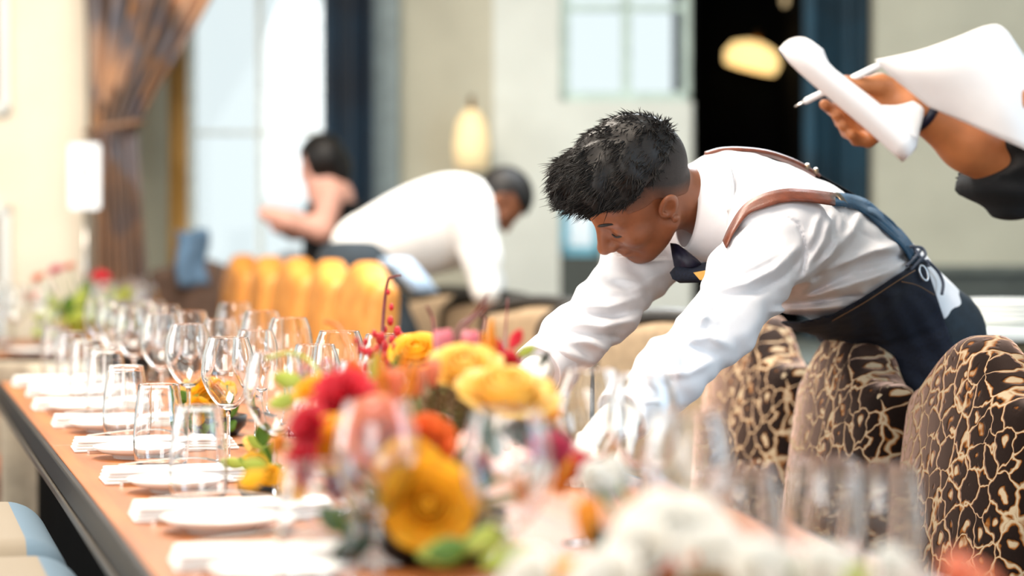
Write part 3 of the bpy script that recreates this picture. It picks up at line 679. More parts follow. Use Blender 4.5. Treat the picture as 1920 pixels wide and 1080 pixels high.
def pom(R, n=120, r0=.16):                   # cluster of tiny blossoms or berries
    out = []
    for i in range(n):
        z = 1-2*(i+.5)/n; a = i*2.39996; q = math.sqrt(1-z*z); c = np.array([q*math.cos(a), q*math.sin(a), z])*R*random.uniform(.85, 1.05); s = R*r0
        V = [c+np.array(v)*s for v in ((1, 0, 0), (-1, 0, 0), (0, 1, 0), (0, -1, 0), (0, 0, 1), (0, 0, -1))]
        out.append((V, [(0, 2, 4), (2, 1, 4), (1, 3, 4), (3, 0, 4), (2, 0, 5), (1, 2, 5), (3, 1, 5), (0, 3, 5)]))
    return join(*out)
pY = petal_mat('yellow_petal', (250, 206, 84), .4, (255, 222, 126)); pYo = petal_mat('deep_yellow_petal', (252, 196, 26), .5, (255, 210, 50)); pPe = petal_mat('peach_petal', (246, 142, 104), .4, (252, 176, 136)); pO = petal_mat('orange_petal', (242, 108, 30), .4, (250, 136, 52))
pR = petal_mat('red_petal', (214, 30, 54), .4, (236, 60, 80)); pDR = petal_mat('crimson_petal', (160, 8, 28), .3, (196, 18, 42)); pPk = petal_mat('pink_petal', (226, 110, 130), .35, (244, 168, 178)); pW = petal_mat('ivory_petal', (246, 240, 228), .3, (250, 248, 242))
pMa = petal_mat('magenta_petal', (204, 50, 90), .3, (230, 96, 124)); pYb = petal_mat('amber_petal', (248, 166, 40), .4, (252, 190, 80))
lfG = petal_mat('green_leaf', (70, 112, 30), .25, (106, 146, 46)); lfD = petal_mat('dark_leaf', (20, 44, 22), .15, (30, 58, 32)); lfT = petal_mat('eucalyptus_leaf', (60, 104, 92), .2, (92, 132, 118)); lfL = petal_mat('lime_leaf', (168, 186, 60), .3, (196, 206, 96))
twm = M('red_twig', (108, 34, 34), .6, .25, 60); brm = M('red_berry', (196, 22, 34), .35, .2, 60); moss = M('brown_moss', (92, 70, 36), .95, .4, 50, rgb2=(130, 100, 56), bump=.6, bscale=200); stemm = M('green_stem', (90, 120, 44), .6, .2)
class Arr:
    def __init__(s, name, px, D, label):
        x, y = at_table(px, D); s.e = empty(name, (x, y, TZ)); s.o = np.array([x, y, TZ]); tag(s.e, label, 'flowers', 'flower arrangements'); s.cpx = (px, D)
    def add(s, nm, vf, mat, c, axis=(0, 0, 1), label=None, spin=None):
        V = orient(vf[0], axis, np.asarray(c)-s.o, random.uniform(0, 6) if spin is None else spin); o = mk(nm, V, vf[1], mat, s.e)
        if label: o['label'] = label
        return o
    def flower(s, kind, px, py, D, rpx, mat, axis=None, label=None, **k):
        c = P(px, py, D); R = rpx*D/F
        if axis is None: axis = c-(s.o+np.array([0, 0, .10])); axis = axis/np.linalg.norm(axis)-CF0*.35+np.array([0, 0, .2])
        else: axis = CR*axis[0]+CU*axis[1]-CF*axis[2]
        vf = dict(rose=lambda: rose(R, **k), dahlia=lambda: dahlia(R, **k), tulip=lambda: tulip(R, R*3.4), pom=lambda: pom(R, **k))[kind]()
        t = np.array(axis)/np.linalg.norm(axis); off = {'rose': .45, 'dahlia': .25, 'tulip': 1.7, 'pom': 0}[kind]
        o = s.add({'rose': 'rose', 'dahlia': 'dahlia', 'tulip': 'tulip', 'pom': 'blossom_cluster'}[kind], vf, mat, c-t*R*off, t, label)
        b = c-t*R*off; e_ = s.o+np.array([0, 0, .05])+rng.normal(0, .012, 3)
        st = mk('stem', *tube(smooth_path([b-s.o, (b-t*R*.9)*.6+e_*.4-s.o, e_-s.o], 8), .0028, 5), stemm, o)
        return o
    def leaf(s, px, py, D, Lpx, Wpx, dirp, mat, curl=.25):
        d = CR*dirp[0]+CU*dirp[1]-CF*(dirp[2] if len(dirp) > 2 else .3); d /= np.linalg.norm(d); sd = np.cross(d, -CF+np.array([0, 0, .4])); sd /= np.linalg.norm(sd); n = np.cross(d, sd)
        V, f = leaf_vf(Lpx*D/F, Wpx*D/F, curl); V = np.array(V); V = V[:, :1]*d+V[:, 1:2]*sd+V[:, 2:3]*n+P(px, py, D)-s.o; return mk('leaf', V, f, mat, s.e)
    def twig(s, pts, r0, r1, mat, berries=(), bm_=None, nm='twig', label=None):
        W = smooth_path([P(*q)-s.o for q in pts], 18); o = mk(nm, *tube(W, np.linspace(r0, r1, 18), 6), mat, s.e)
        if label: o['label'] = label
        for (x, y, D, rp) in berries:
            V, f = lathe([(.0002, -1), (.55, -.8), (.95, -.3), (1, .1), (.8, .6), (.4, .92), (.0002, 1)], 10); rr = rp*D/F
            mk('berry', [np.array(v)*rr*np.array([.8, .8, 1.2])+P(x, y, D)-s.o for v in V], f, bm_ or brm, o)
        return o
    def spike(s, px, py, D, Rp, Hp, lean, mat, label=None):
        t = CR*lean+CU; s.add('flower_spike', spike(Rp*D/F, Hp*D/F), mat, P(px, py, D), t, label)
    def pot(s, r, h, mat, foam=True):
        mk('bowl', *lathe([(.0002, 0), (r*.7, 0), (r*.95, h*.5), (r, h), (r*.96, h), (r*.9, h*.5), (r*.6, .006), (.0002, .006)], 32), mat, s.e)
        mk('foam_block', *lathe([(.0002, .004), (r*.8, h*.4), (r*.85, h*.8), (r*.55, h*1.7), (r*.2, h*2.0), (.0002, h*2.05)], 20), moss, s.e)
A = Arr('flower_arrangement', 800, 2.98, 'large arrangement of yellow, red and orange flowers in the middle of the table')
A.pot(.10, .055, M('dark_pot', (34, 30, 26), .5)); fl_ = A.flower
fl_('rose', 952, 742, 2.90, 72, pY, (.15, .92, .45), 'big pale yellow rose', layers=6); A.leaf(985, 775, 2.88, 72, 16, (1, .1, .3), pYb)
fl_('rose', 872, 692, 3.06, 52, pY, (.05, .8, .6)); fl_('rose', 905, 672, 3.1, 30, pY, (.2, .9, .4)); fl_('rose', 782, 662, 3.55, 40, pYo, (-.1, .7, .6), 'yellow rose at the back in focus')
fl_('tulip', 833, 652, 3.15, 20, pPk, (-.1, 1, .1), 'pink tulip'); fl_('tulip', 880, 652, 3.15, 19, pPk, (.1, 1, .1), 'pink tulip'); fl_('tulip', 742, 725, 2.95, 20, pPe, (-.15, 1, .2)); fl_('tulip', 780, 715, 2.92, 18, pPe, (0, 1, .2)); fl_('tulip', 812, 700, 2.95, 16, pPe, (.05, 1, .2))
for q in ((920, 690, 3.12, 13, 78, .02), (903, 690, 3.2, 8, 60, .05), (765, 745, 2.9, 11, 70, .22), (720, 745, 2.92, 12, 70, -.1), (750, 740, 3.0, 10, 85, .1)): A.spike(*q, pYb)
fl_('dahlia', 955, 672, 3.2, 34, pR, (.2, .9, .3)); fl_('dahlia', 636, 742, 2.92, 82, pR, (-.35, .6, .7), 'large red dahlia'); fl_('dahlia', 572, 800, 2.72, 58, pR, (-.7, .3, .6)); fl_('dahlia', 562, 872, 2.70, 52, pR, (-.7, .1, .7)); fl_('dahlia', 690, 742, 3.1, 44, pMa, (0, .8, .5))
fl_('rose', 580, 728, 3.0, 26, pYo, (-.5, .7, .4)); fl_('rose', 634, 834, 2.74, 48, pYo, (-.1, .6, .9), 'yellow rose at the left'); fl_('rose', 706, 812, 2.70, 54, pPe, (0, .4, .9), 'coral rose'); fl_('rose', 800, 830, 2.86, 42, pO, (.1, .4, .9), 'orange rose'); fl_('rose', 730, 850, 2.72, 40, pPe, (0, .2, 1))
fl_('dahlia', 886, 880, 2.86, 40, pDR, (.2, .3, 1), 'crimson dahlia'); fl_('dahlia', 848, 918, 2.84, 34, pDR, (.2, .1, 1)); fl_('dahlia', 640, 905, 2.76, 40, pDR, (-.2, .1, 1)); fl_('dahlia', 520, 830, 2.95, 24, pYb, (-.8, .2, .5))
fl_('rose', 802, 945, 2.58, 66, pYo, (.1, .2, 1), 'yellow rose low in front', layers=6); fl_('rose', 766, 885, 2.64, 48, pYo, (0, .3, 1)); fl_('rose', 845, 965, 2.6, 36, pY, (.5, .1, .9)); fl_('rose', 548, 905, 2.9, 26, pYo, (-.6, 0, .8))
fl_('dahlia', 1040, 850, 2.66, 58, pMa, (.5, .3, .8), 'magenta dahlia at the right'); fl_('tulip', 1010, 900, 2.6, 24, pW, (.3, .6, .5)); fl_('tulip', 1075, 880, 2.66, 22, pR, (.6, .7, .3)); A.spike(985, 950, 2.58, 13, 70, -.3, pYb); A.spike(1045, 925, 2.62, 15, 55, .4, pYb)
fl_('pom', 838, 772, 2.96, 46, moss, (0, .6, .8), 'brown moss ball'); fl_('pom', 790, 760, 2.98, 30, M('beige_bloom', (188, 160, 128), .9, .2, 60), (0, .6, .8)); fl_('pom', 615, 688, 3.3, 16, M('dusty_pink_bloom', (196, 130, 140), .8, .3, 90), (-.2, .9, .3), n=60); fl_('pom', 572, 698, 3.25, 15, MATS['dusty_pink_bloom'], (-.3, .9, .3), n=60)
for q in ((880, 770, 2.94, 80, 24, (.3, -.6), lfT), (905, 800, 2.9, 70, 22, (.4, -.7), lfT), (930, 805, 2.88, 120, 26, (1, .05), lfD), (850, 860, 2.86, 90, 30, (.5, -.3), lfD), (860, 850, 2.9, 80, 26, (.1, -.8), lfD), (880, 830, 2.9, 80, 24, (-.2, -1), lfG), (800, 1040, 2.5, 80, 26, (.9, .3), lfG), (780, 1040, 2.52, 110, 28, (.9, .2), lfL), (860, 1030, 2.5, 110, 26, (.8, .4), lfL),
          (900, 1060, 2.45, 120, 28, (.9, .3), lfL), (700, 1010, 2.6, 90, 24, (-.6, -.2), lfD), (660, 1000, 2.6, 90, 22, (-.3, .3), lfG), (700, 735, 3.05, 80, 12, (.1, 1), lfL), (735, 725, 3.05, 70, 12, (.2, 1), lfG), (770, 680, 3.5, 40, 14, (.2, -1), lfD), (570, 715, 3.1, 60, 18, (-.9, .2), lfL), (560, 740, 3.1, 60, 16, (-1, -.3), lfL), (1000, 810, 2.8, 80, 20, (.9, -.1), lfD),
          (505, 870, 2.95, 60, 16, (-1, .1), lfL), (500, 885, 2.9, 60, 18, (-.8, -.3), pYo), (955, 655, 3.2, 45, 12, (.5, .9), pR), (940, 670, 3.2, 40, 12, (-.3, .9), pR), (965, 668, 3.2, 45, 10, (.9, .5), lfL), (1010, 690, 3.2, 40, 6, (.5, .9), lfD), (690, 720, 3.05, 60, 14, (-.6, .8), pO), (680, 740, 3.0, 70, 14, (-.8, .4), pR)): A.leaf(*q)
A.twig([(712, 700, 3.55), (716, 640, 3.7), (720, 580, 3.75), (727, 528, 3.75), (738, 519, 3.75), (752, 517, 3.75)], .0034, .0016, twm, [(734, 576, 3.74, 6), (732, 602, 3.74, 8), (745, 622, 3.74, 9), (722, 618, 3.74, 6), (728, 548, 3.74, 5), (752, 630, 3.74, 7)], label='dark red berry twig rising highest')
A.twig([(700, 720, 3.5), (706, 680, 3.6), (716, 650, 3.66), (724, 630, 3.7)], .003, .0015, twm, [(700+random.uniform(-24, 40), 625+random.uniform(0, 70), 3.55+random.uniform(0, .12), random.uniform(5, 9)) for _ in range(34)])
A.twig([(820, 680, 3.2), (815, 640, 3.3), (812, 600, 3.35), (800, 574, 3.35)], .0032, .0018, twm); A.twig([(848, 650, 3.2), (862, 612, 3.25), (888, 590, 3.3), (916, 552, 3.3)], .0034, .0014, twm); A.twig([(860, 640, 3.2), (880, 604, 3.25), (906, 582, 3.3), (912, 560, 3.3)], .0026, .001, twm)
A.twig([(945, 660, 3.3), (948, 620, 3.4), (952, 560, 3.45)], .002, .001, twm); A.twig([(900, 650, 3.3), (910, 600, 3.4), (900, 590, 3.4)], .002, .001, twm)
A.twig([(705, 790, 3.0), (680, 712, 3.15), (655, 650, 3.25), (634, 612, 3.3), (606, 602, 3.3)], .005, .0022, M('rust_stalk', (170, 78, 40), .6, .3, 40, rgb2=(200, 110, 40)), [(668, 640, 3.3, 7), (676, 655, 3.3, 8), (660, 662, 3.3, 7)])
A.twig([(600, 700, 3.2), (575, 672, 3.25), (540, 662, 3.25), (498, 672, 3.25)], .0025, .0022, lfL, nm='tendril'); A.twig([(575, 725, 3.1), (563, 712, 3.1), (556, 718, 3.1)], .0012, .001, lfL, nm='tendril')
# nearer arrangement of ivory flowers, far out of focus
B = Arr('flower_arrangement', 1330, 2.18, 'very blurred arrangement of ivory flowers at the bottom right'); B.pot(.10, .05, MATS['dark_pot']); fb = B.flower
for q in ((1265, 1010, 2.24, 82, pW, (0, .7, .7)), (1195, 1030, 2.2, 50, pW, (-.4, .6, .7)), (1345, 1055, 2.2, 62, pW, (.2, .7, .7)), (1450, 1085, 2.1, 66, pW, (.3, .7, .6)), (1575, 1085, 2.1, 62, pW, (.5, .7, .5)), (1695, 1092, 2.1, 58, pW, (.6, .6, .5)), (1830, 1120, 2.05, 70, pPe, (.6, .6, .5)), (1130, 1095, 2.1, 60, pW, (-.5, .6, .6)), (980, 1105, 2.15, 60, pW, (-.7, .5, .5))): fb('rose', *q)
fb('tulip', 1105, 985, 2.35, 28, pYb, (-.1, 1, .2), 'amber tulip'); fb('rose', 1125, 905, 2.62, 34, pW, (.5, .6, .6)); fb('rose', 1158, 885, 2.66, 26, pW, (.6, .6, .5)); fb('rose', 1060, 1090, 2.2, 34, pYo, (-.4, .5, .6))
for q in ((1180, 1050, 2.25, 90, 24, (.4, .6), lfD), (1150, 1060, 2.25, 90, 24, (-.3, .7), lfD), (1230, 1080, 2.2, 90, 22, (.7, .4), pO), (1420, 1100, 2.1, 90, 24, (.7, .4), lfG), (1560, 1110, 2.08, 90, 20, (.6, .5), lfL)): B.leaf(*q)
# low yellow arrangement farther along, and the flowers on the far table
Cc = Arr('flower_arrangement', 396, 4.75, 'low yellow and green flowers between the glasses, left of centre'); Cc.pot(.07, .04, MATS['dark_pot'])
for q in ((392, 745, 4.7, 26, pYo), (372, 770, 4.65, 20, pYo), (415, 770, 4.7, 18, pY), (350, 735, 4.8, 16, pY), (430, 742, 4.85, 18, pYo)): Cc.flower('rose', *q)
for i in range(14): Cc.leaf(395+random.uniform(-45, 45), 775+random.uniform(-35, 30), 4.7, 45, 11, (random.uniform(-1, 1), random.uniform(-.1, 1)), random.choice((lfG, lfL, lfG)))
E_ = Arr('flower_arrangement', 492, 3.62, 'small yellow flowers with green leaves beside the nearest wine glasses'); E_.pot(.04, .03, MATS['dark_pot'])
for q in ((480, 868, 3.6, 20, pYo), (505, 890, 3.55, 16, pYo), (470, 835, 3.65, 14, pY)): E_.flower('rose', *q)
for i in range(10): E_.leaf(480+random.uniform(-25, 30), 860+random.uniform(-35, 25), 3.6, 46, 11, (random.uniform(-1, 1), random.uniform(0, 1)), random.choice((lfG, lfL)))
Ff = Arr('flower_arrangement', 150, 8.35, 'tall red, pink and lime flowers on the far table'); Ff.pot(.10, .06, MATS['dark_pot'])
for q in ((192, 520, 8.3, 26, pR), (196, 545, 8.25, 18, pDR), (104, 505, 8.4, 24, pPk), (70, 520, 8.4, 20, pPe), (130, 498, 8.45, 16, pPe), (60, 555, 8.3, 18, pPe)): Ff.flower('dahlia', *q, n=50)
for q in ((168, 626, 8.2, 17, pYo), (120, 615, 8.2, 14, pY)): Ff.flower('rose', *q)
for i in range(40): Ff.leaf(155+random.uniform(-60, 60), 612+random.uniform(-45, 30), 8.25+random.uniform(-.1, .1), 46, 13, (random.uniform(-1, 1), random.uniform(-.2, 1)), random.choice((lfL, lfL, lfG)))
# ------------------------------------------------------------------ the waiter in the foreground (built in the camera frame: right, up, away; metres)
def nrm(v): v = np.asarray(v, float); return v/np.linalg.norm(v)
skin = M('brown_skin', (130, 78, 50), .45, .10, 30, bump=.06, bscale=700, sss=.12)
shirtm = M('white_shirt_cotton', (232, 232, 236), .75, .02, 40, bump=.06, bscale=900, sheen=.15)
denim = M('navy_denim', (16, 24, 42), .85, .35, 260, bump=.15, bscale=900); denim2 = M('teal_denim', (26, 70, 100), .8, .3, 200, bump=.15, bscale=900)
trous = M('dark_teal_trousers', (18, 34, 46), .8, .2, 60, bump=.1, bscale=700); leather = M('brown_leather', (112, 56, 34), .4, .2, 60, bump=.1, bscale=400)
tiem = M('navy_tie_silk', (22, 22, 44), .5, .15, 80); glovem = M('white_glove', (240, 238, 232), .8, .03, 60, bump=.1, bscale=500)
hairm = M('black_hair', (13, 11, 10), .5, .4, 300, rgb2=(26, 21, 18), spec=.35)
# --- head frame
HC = C(1199, 357, 4.33); HS = 1.03
def RX(y, p, r):
    cy, sy, cp, sp, cr, sr = math.cos(y), math.sin(y), math.cos(p), math.sin(p), math.cos(r), math.sin(r)
    return np.array([[cy, -sy, 0], [sy, cy, 0], [0, 0, 1]])@np.array([[cp, 0, sp], [0, 1, 0], [-sp, 0, cp]])@np.array([[1, 0, 0], [0, cr, -sr], [0, sr, cr]])
RH0 = RX(math.radians(183), math.radians(46), math.radians(-36))
HM = RH0[[0, 2, 1]]                          # canonical head (x face, y left, z up) -> camera frame (right, up, away)
def h2c(p): return np.asarray(p)*HS@HM.T+HC
def c2h(p): return ((p-HC.astype(np.float32))@HM.astype(np.float32))/np.float32(HS)
def f_skull(q):
    d = s_ell(q, (-.012, 0, .035), (.099, .077, .090))
    d = smin(d, s_ell(q, (.028, 0, -.01), (.068, .064, .088)), .02); return d
def f_head(p): return f_headq(c2h(p))
def f_headq(q):
    d = f_skull(q)
    qa = q.copy(); qa[:, 1] = np.abs(q[:, 1])
    d = smin(d, s_ell(q, (.035, 0, -.058), (.054, .050, .052)), .02)
    d = smin(d, s_cap(qa, (.004, .054, -.05), (.062, .020, -.091), .020, .018), .02)
    d = smin(d, s_ell(q, (.076, 0, -.094), (.018, .021, .016)), .02)
    d = smin(d, s_cap(qa, (.083, .010, .024), (.068, .045, .022), .011, .009), .012)
    d = smin(d, s_ell(qa, (.060, .044, -.022), (.026, .022, .022)), .018)
    d = smax(d, -s_ell(qa, (.101, .034, .001), (.017, .017, .013)), .012)
    d = smin(d, s_ell(qa, (.0715, .034, -.001), (.0145, .0165, .0135)), .003)
    d = smax(d, -s_cap(qa, (.0885, .022, -.0085), (.0835, .046, -.006), .0016), .003)
    d = smin(d, s_cap(q, (.088, 0, .016), (.110, 0, -.030), .0075, .0125), .012)
    d = smin(d, s_ell(q, (.1125, 0, -.034), (.0125, .0125, .011)), .008)
    d = smin(d, s_ell(qa, (.098, .0145, -.037), (.0125, .0085, .0095)), .007)
    d = smax(d, -s_ell(qa, (.104, .007, -.0455), (.007, .0045, .004)), .003)
    d = smin(d, s_ell(q, (.075, 0, -.063), (.020, .031, .022)), .012)
    d = smin(d, s_ell(q, (.0925, 0, -.0595), (.0095, .0225, .0060)), .005)
    d = smin(d, s_ell(q, (.0895, 0, -.0715), (.0098, .0195, .0074)), .005)
    d = smax(d, -s_cap(qa, (.1035, 0, -.0654), (.0865, .0265, -.0662), .0014), .003)
    d = smax(d, -s_cap(qa, (.098, .022, -.043), (.082, .034, -.068), .003), .01)     # fold beside the mouth
    # ear
    er = np.array([[.96, .0, .27], [.12, .90, -.42], [-.24, .43, .87]]); er = np.stack([nrm(er[0]), nrm(np.cross(er[2], er[0])), nrm(np.cross(er[0], np.cross(er[2], er[0])))])
    e0 = np.array([-.008, .083, -.004])
    ea = s_ell(qa, e0, (.0205, .0085, .0335), er)
    ea = smax(ea, -s_ell(qa, e0+np.array([.003, .011, .002]), (.0125, .010, .0225), er), .004)
    ea = smax(ea, -s_ell(qa, e0+np.array([.009, .006, -.006]), (.008, .010, .010), er), .004)
    ea = smin(ea, s_ell(qa, e0+np.array([.013, .002, -.007]), (.004, .005, .007), er), .004)
    ea = smin(ea, s_ell(qa, e0+np.array([.004, -.001, -.031]), (.008, .006, .009), er), .006)
    d = smin(d, ea, .005)
    return d
# --- torso frame
HIP = C(1700, 570, 4.84); NECK = C(1362, 388, 4.44)
tt = nrm(NECK-HIP); lat = np.array([.62, -.22, -.76]); lat = nrm(lat-tt*np.dot(lat, tt))
bk = np.cross(tt, lat); bk = nrm(bk*(1 if bk[1] > 0 else -1))                 # back normal, up
TRt = np.stack([tt, lat, bk])
def spine(t, l=0, b=0): return HIP+(NECK-HIP)*t+lat*l+bk*b
LSH = C(1452, 436, 4.27); RSH = C(1262, 408, 4.60)                             # shoulders
LEL = C(1352, 612, 4.08); LWR = C(1176, 776, 3.90); LHA = C(1100, 830, 3.84)
REL = C(1136, 580, 4.36); RWR = C(1012, 690, 4.16); RHA = C(960, 735, 4.10)
HIPL = spine(-.02, .085, -.045); HIPR = spine(-.03, -.07, -.03)
gz = lambda px, D: None
def down(p, dz, fwd=0): w_ = c2w(p); w_ = w_+np.array([-fwd, 0, dz]); return (w_-CL)@CM.T
KNL = down(HIPL, -.40, .03); KNR = down(HIPR, -.40, -.07)
ANL = down(HIPL, -(c2w(HIPL)[2]-.09), -.02); ANR = down(HIPR, -(c2w(HIPR)[2]-.09), -.10)
def f_torso(p, off=0.0):
    d = s_ell(p, spine(.03, 0, -.012), (.10, .158, .098), TRt)
    for t, l, b, r in ((.24, 0, .0, (.13, .155, .110)), (.46, 0, .002, (.14, .160, .115)), (.66, 0, .004, (.14, .172, .124)), (.84, 0, -.002, (.12, .172, .122)), (.95, 0, -.010, (.085, .13, .108))):
        d = smin(d, s_ell(p, spine(t, l, b), r, TRt), .045)
    return d-off
def f_flank(p): a_ = spine(.52, .085, .005); return s_cap(p, LSH+(a_-LSH)*.12, a_, .070, .078)
def f_shoulders(p):
    d = s_cap(p, spine(.97, .05, .025), LSH, .062, .070); d = smin(d, f_flank(p), .05); return smin(d, s_cap(p, spine(.97, -.05, .025), RSH, .062, .068), .04)
def f_sleeves(p):
    a = chain(p, [(LSH, .078), (LEL*.5+LSH*.5, .068), (LEL, .057), (LEL*.45+LWR*.55, .053), (LWR, .044)], .03)
    b = chain(p, [(RSH, .074), (REL*.5+RSH*.5, .066), (REL, .056), (REL*.5+RWR*.5, .052), (RWR, .042)], .03)
    return np.minimum(a, b)
FOLDS = [  # px polyline, amplitude, width px : soft ridges (+) and creases (-) of the cloth
 ([(1505, 545), (1570, 500), (1640, 470), (1690, 468)], .010, 9), ([(1500, 528), (1560, 478), (1600, 430), (1612, 400)], .009, 9), ([(1512, 505), (1545, 450), (1560, 405)], .007, 8),
 ([(1480, 570), (1560, 545), (1640, 520), (1700, 492)], .010, 9), ([(1530, 520), (1620, 492), (1700, 480)], -.007, 8), ([(1500, 560), (1600, 510), (1680, 500)], -.006, 7),
 ([(1450, 585), (1530, 580), (1590, 575)], .008, 8), ([(1460, 572), (1540, 562), (1610, 553)], -.007, 6), ([(1640, 470), (1690, 455)], .006, 8),
 ([(1340, 540), (1400, 530), (1450, 505), (1495, 465)], .009, 9), ([(1355, 555), (1420, 548), (1470, 520), (1505, 480)], -.006, 7), ([(1345, 520), (1410, 500), (1470, 470)], .006, 8),
 ([(1372, 450), (1400, 430), (1440, 412)], .005, 7), ([(1365, 470), (1390, 455)], .004, 6), ([(1375, 440), (1410, 418), (1450, 402)], -.004, 5),
 ([(1470, 404), (1496, 420), (1508, 450), (1511, 480), (1505, 510)], -.005, 3.5), ([(1330, 535), (1332, 570), (1310, 610), (1290, 640)], .007, 9),
 ([(1262, 600), (1300, 590), (1340, 600)], .007, 9), ([(1290, 640), (1330, 630), (1370, 650)], .007, 9), ([(1225, 640), (1262, 660), (1275, 700)], .008, 9), ([(1240, 700), (1290, 700), (1330, 680)], .006, 8),
 ([(1270, 620), (1300, 650), (1340, 665)], -.006, 8), ([(1200, 700), (1250, 720)], .006, 9), ([(1150, 760), (1215, 752), (1260, 752)], .005, 7), ([(1215, 665), (1250, 690), (1262, 725)], -.006, 8),
 ([(1090, 570), (1140, 575), (1200, 555)], .008, 8), ([(1075, 605), (1130, 612), (1190, 600)], .008, 8), ([(1060, 640), (1100, 640), (1140, 655)], .007, 8), ([(1030, 640), (1060, 660), (1110, 680)], .006, 8),
 ([(1100, 590), (1150, 592), (1200, 580)], -.006, 7), ([(1150, 520), (1200, 530), (1250, 510)], .006, 9), ([(1060, 622), (1110, 628), (1160, 632)], -.006, 7), ([(1120, 548), (1170, 548), (1220, 535)], .006, 8),
 ([(1395, 370), (1360, 410), (1352, 470)], -.005, 7), ([(1560, 380), (1600, 430), (1640, 450)], -.002, 3), ([(1540, 395), (1530, 420), (1520, 460)], .005, 7), ([(1580, 400), (1575, 440), (1555, 480)], .004, 8),
]
def fold_disp(p):
    px, py = proj(p); out = np.zeros(len(p), np.float32)
    for pts, A, wd in FOLDS:
        best = np.full(len(p), 1e9, np.float32); tb = np.zeros(len(p), np.float32); n = len(pts)-1
        xs = [q[0] for q in pts]; ys = [q[1] for q in pts]
        msk = (px > min(xs)-30) & (px < max(xs)+30) & (py > min(ys)-30) & (py < max(ys)+30)
        if not msk.any(): continue
        X, Y = px[msk], py[msk]; bb = np.full(len(X), 1e9); tt_ = np.zeros(len(X))
        for i in range(n):
            a = np.array(pts[i], float); d_ = np.array(pts[i+1], float)-a; t = np.clip(((X-a[0])*d_[0]+(Y-a[1])*d_[1])/(d_@d_), 0, 1)
            e_ = np.hypot(X-a[0]-t*d_[0], Y-a[1]-t*d_[1]); u_ = e_ < bb; bb[u_] = e_[u_]; tt_[u_] = (i+t[u_])/n
        out[msk] += (1.45*A*np.exp(-(bb/wd)**2)*np.sin(PI*np.clip(tt_*.86+.07, 0, 1))**.6).astype(np.float32)
    return out
def wob(p):                                  # broad irregular slackness of the cloth
    return .0016*np.sin(p[:, 0]*61+3*np.sin(p[:, 1]*37))*np.sin(p[:, 1]*53+1.7*np.sin(p[:, 2]*41)) + .0012*np.sin(p[:, 0]*120+p[:, 1]*90)
ca = nrm(np.array([.96, -.10, .24])); cu = nrm(np.array([-.06, 1, .10])-ca*np.dot([-.06, 1, .10], ca)); cs = np.cross(ca, cu)
cc = C(1317, 390, 4.40)
NAX = nrm(NECK-h2c((-.02, 0, -.05)))         # neck axis
def f_shirt0(p):
    d = smin(f_torso(p), f_shoulders(p), .05); d = smin(d, f_sleeves(p), .055); return d
def f_shirt(p):
    d = f_shirt0(p)-fold_disp(p)-wob(p)
    cn = cc.astype(np.float32)+ca.astype(np.float32)*.012; ncut = -(p-cn)@ca.astype(np.float32)
    d = np.where(s_cap(p, cc-ca*.14, cc+ca*.02, .105) < 0, np.maximum(d, ncut), d)
    for a, b in ((LEL, LWR), (REL, RWR)):    # open the cuffs
        ax = nrm(b-a); d = np.where(s_cap(p, a*.4+b*.6, b+ax*.06, .085) < 0, np.maximum(d, (p-b.astype(np.float32))@ax.astype(np.float32)), d)
    return d
def f_legs(p, g=0.0):
    d = chain(p, [(HIPL, .098), (KNL, .076), (ANL, .058)], .04); e_ = chain(p, [(HIPR, .098), (KNR, .076), (ANR, .058)], .04)
    d = smin(d, e_, .02); return smin(d, s_ell(p, spine(-.03, 0, -.03), (.10, .158, .088), TRt), .05)-g
def f_hand(p, wr, ha, up, side):             # a hand reaching along wr->ha, a little curled
    ax = nrm(ha-wr); up = nrm(up-ax*np.dot(up, ax)); sd = np.cross(ax, up)*side
    R_ = np.stack([ax, sd, up]); o = wr+ax*.085
    d = smin(s_cap(p, wr-ax*.03, wr+ax*.03, .029, .028), s_ell(p, o-ax*.03, (.052, .042, .017), R_), .02)
    for i, (l, s_) in enumerate(((.070, .032), (.080, .011), (.074, -.011), (.058, -.031))):
        b0 = o+ax*.008+sd*s_; b1 = b0+ax*l*.5-up*.012; b2 = b1+ax*l*.3-up*.026; b3 = b2+ax*l*.1-up*.026
        d = smin(d, chain(p, [(b0, .0105), (b1, .010), (b2, .009), (b3, .008)], .004), .006)
    t0 = o-ax*.055+sd*.034; t1 = t0+ax*.035+sd*.022-up*.012; t2 = t1+ax*.032+sd*.002-up*.02
    return smin(d, chain(p, [(t0, .0135), (t1, .0115), (t2, .0095)], .006), .01)
UPV = np.array([-.3, .9, -.2])
def f_hands(p): return np.minimum(f_hand(p, LWR, LHA, UPV, 1), f_hand(p, RWR, RHA, UPV, -1))
def f_body(p):
    d = f_head(p)
    d = smin(d, s_cap(p, h2c((-.022, 0, -.03)), NECK, .055, .060), .025)
    d = smin(d, s_cap(p, NECK, spine(.1), .075, .09), .03)
    d = smin(d, s_cap(p, spine(.95, .04), LSH, .05), .03); d = smin(d, s_cap(p, spine(.95, -.04), RSH, .05), .03)
    d = smin(d, chain(p, [(LSH, .045), (LEL, .036), (LWR, .025)], .02), .02); d = smin(d, chain(p, [(RSH, .045), (REL, .036), (RWR, .025)], .02), .02)
    return smin(d, f_hands(p)+.0025, .01)
lo_b = np.array([-.02, -.36, 3.72]); 
V, Q = nets(f_body, (-.06, -.36, 3.70), (.90, .32, 4.98), .0030)
man = mknp('person', V, Q, skin, None, True)
tag(man, 'waiter in white shirt and navy apron leaning far over the table', 'person')
V, Q = nets(f_shirt, (-.02, -.30, 3.80), (1.0, .26, 5.0), .0036)
shirt = mknp('shirt', V, Q, shirtm, man, True); shirt['label'] = 'white long sleeved shirt'
